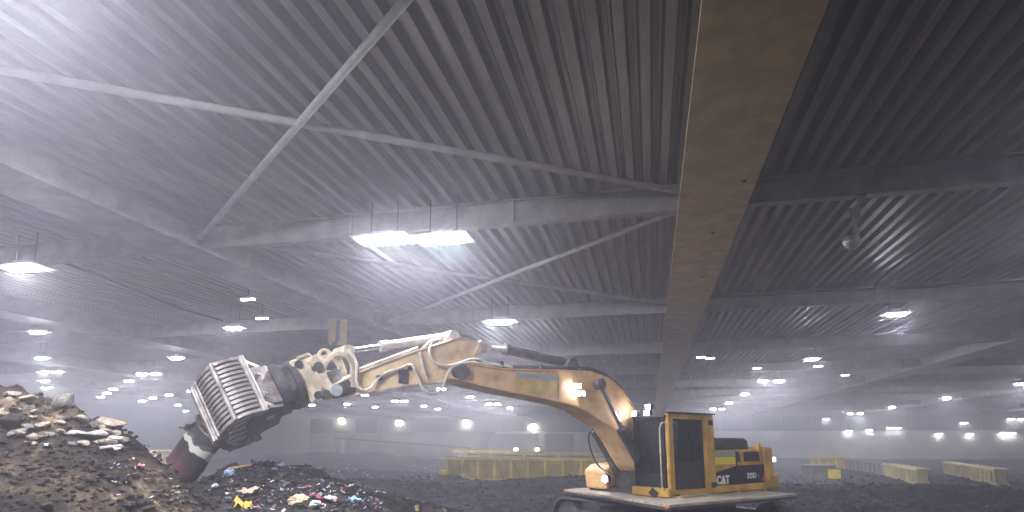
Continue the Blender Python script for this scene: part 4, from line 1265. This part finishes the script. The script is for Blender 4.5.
# ================================================================== SKIPS AND FAR THINGS
def skip(a, b, H, wid, lab, m='skip', ribs=14, z0=0.0, foot=False, diag=True, grp=None, nm='skip_container', cat='container'):
    """long open trough container; a, b: ground ends of its near side; wid goes to the far side"""
    a, b = Vector((a[0], a[1], 0)), Vector((b[0], b[1], 0))
    L = (b - a).length
    t = empty(nm, (a.x, a.y, z0), math.atan2(b.y - a.y, b.x - a.x), lab, cat, grp)
    rim = 'skip_dark' if m == 'skip' else m
    MB().span((0, 0.10, 0.12), (L, 0.14, H)).span((0, wid - 0.14, 0.12), (L, wid - 0.10, H)).span((0, 0.1, 0.08), (L, wid - 0.1, 0.14)).span((0, 0.1, 0.12), (0.05, wid - 0.1, H)).span((L - 0.05, 0.1, 0.12), (L, wid - 0.1, H)).build('trough', 'skip_panel_shaded' if m == 'skip' else m, t)
    for y in (0.06, wid - 0.06):
        MB().span((-0.05, y - 0.14, H - 0.12), (L + 0.05, y + 0.14, H + 0.02)).build('rim', m, t, bevel=0.015)
        MB().span((-0.05, y - 0.06, 0.0), (L + 0.05, y + 0.06, 0.14)).build('bottom_rail', m, t)
    for k in range(ribs + 1):
        x = 0.06 + k * (L - 0.12) / ribs
        MB().span((x - 0.07, -0.06, 0.1), (x + 0.07, 0.10, H - 0.1)).build('rib', m, t)
        if diag and k < ribs:
            x2 = x + (L - 0.12) / ribs
            s = k % 2 == 0 if k > ribs * 0.6 else True
            p0, p1 = ((x + 0.1, 0.07, H - 0.15), (x + (x2 - x) * 0.55, 0.07, 0.15))
            if k > ribs * 0.55:
                p0, p1 = ((x2 - 0.1, 0.07, H - 0.15), (x + (x2 - x) * 0.45, 0.07, 0.15))
            MB().bar(p0, p1, 0.07, 0.07, up=(0, 1, 0)).build('diagonal', rim, t)
    if foot:
        MB().span((-0.55, -0.02, 0.0), (0.0, wid * 0.6, 0.62)).build('end_foot', m, t, bevel=0.02)
        MB().span((1.0, -0.06, 0.5), (1.32, 0.02, 1.05)).build('latch_plate', 'skip_dark', t)
    return t
e0, e1 = at_d(446, 478, 41), at_d(640, 479, 36)
skip(e0, e1, 1.46, 2.3, 'long yellow open skip with ribs standing behind the boom', foot=True, ribs=11, z0=0.03)
g0, g1 = at_d(453, 451, 52), at_d(650, 455.5, 44)
rt = empty('guide_rail', (g0.x, g0.y, 0), label='long thin yellow guide rail on posts behind the yellow skip', cat='rail')
g1l = g1 - Vector((g0.x, g0.y, 0))
MB().bar((0, 0, g0.z), g1l, 0.16, 0.22).build('beam', 'skip', rt, bevel=0.02)
MB().bar((1.2, 0.3, g0.z - 0.26), (g1l.x * 0.55, g1l.y * 0.55 + 0.3, (g0.z + g1l.z) / 2 - 0.28), 0.1, 0.12).build('lower_beam', 'skip_dark', rt)
for k in range(6):
    p = Vector((0, 0, g0.z)).lerp(g1l, 0.04 + k * 0.18)
    MB().span((p.x - 0.06, p.y - 0.06, 0), (p.x + 0.06, p.y + 0.06, p.z - 0.1)).build('post', 'white', rt)
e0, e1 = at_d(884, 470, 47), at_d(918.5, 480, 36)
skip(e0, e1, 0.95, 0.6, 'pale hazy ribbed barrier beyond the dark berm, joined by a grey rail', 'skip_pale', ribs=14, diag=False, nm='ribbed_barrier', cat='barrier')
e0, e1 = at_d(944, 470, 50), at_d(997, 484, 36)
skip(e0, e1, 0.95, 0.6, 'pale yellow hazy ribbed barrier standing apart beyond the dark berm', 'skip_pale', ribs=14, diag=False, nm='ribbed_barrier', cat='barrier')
e0, e1 = at_d(846, 470, 56), at_d(884, 474, 47.5)
skip(e0, e1, 0.98, 0.5, 'low grey barrier leading up to the pale ribbed barrier', 'wall_dark', ribs=9, diag=False, nm='ribbed_barrier', cat='barrier')
e0, e1 = at_d(803, 478, 42), at_d(836, 480, 41)
k_ = skip(e0, e1, 1.0, 1.8, 'dark grey-green skip with a yellow end just behind the excavator', 'grey_green', ribs=4, diag=False)
MB().span((1.55, -0.07, 0.12), (2.3, -0.02, 0.72)).build('end_panel', 'skip', k_)
e0, e1 = at_d(812, 470, 60), at_d(846, 470, 58)
skip(e0, e1, 1.15, 1.8, 'far yellow-rimmed skip behind the dark grey-green skip', 'skip', ribs=4, diag=False)
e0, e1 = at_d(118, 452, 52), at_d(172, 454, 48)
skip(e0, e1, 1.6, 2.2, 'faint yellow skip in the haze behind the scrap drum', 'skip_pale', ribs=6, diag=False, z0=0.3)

# barrier rail before the far wall
pa, pb = at_Y(333, 438, 98), at_Y(470, 448, 88)
br = empty('barrier_rail', (pa.x, pa.y, 0), label='thin dark slanting barrier rail on a post before the far wall', cat='rail')
MB().bar((0, 0, pa.z), pb - Vector((pa.x, pa.y, 0)), 0.12, 0.16).build('rail', 'wall_dark', br)
MB().span((1.6, -0.15, 0), (2.2, 0.15, pa.z - 0.1)).build('post', 'white', br)
ee = pb - Vector((pa.x, pa.y, 0))
MB().span((ee.x - 0.2, ee.y - 0.1, 0), (ee.x, ee.y + 0.1, ee.z)).build('post', 'wall_dark', br)
# work lights of a machine behind the second skip
for i, px in enumerate((516, 537)):
    p = at_d(px, 449.5, 75)
    t = empty('flood_lamp', (p.x, p.y, 0), YAW, 'bright flood lamp on a post seen just above the yellow skip rims', 'lamp', 'flood lamps behind the skips')
    MB().span((-0.05, -0.05, 0), (0.05, 0.05, p.z)).build('post', 'conduit', t)
    MB().box((0, 0, p.z), (0.5, 0.16, 0.34)).build('housing', 'lamp_body', t)
    MB().box((0, -0.09, p.z), (0.44, 0.03, 0.28)).build('lens', 'lens_wall', t)
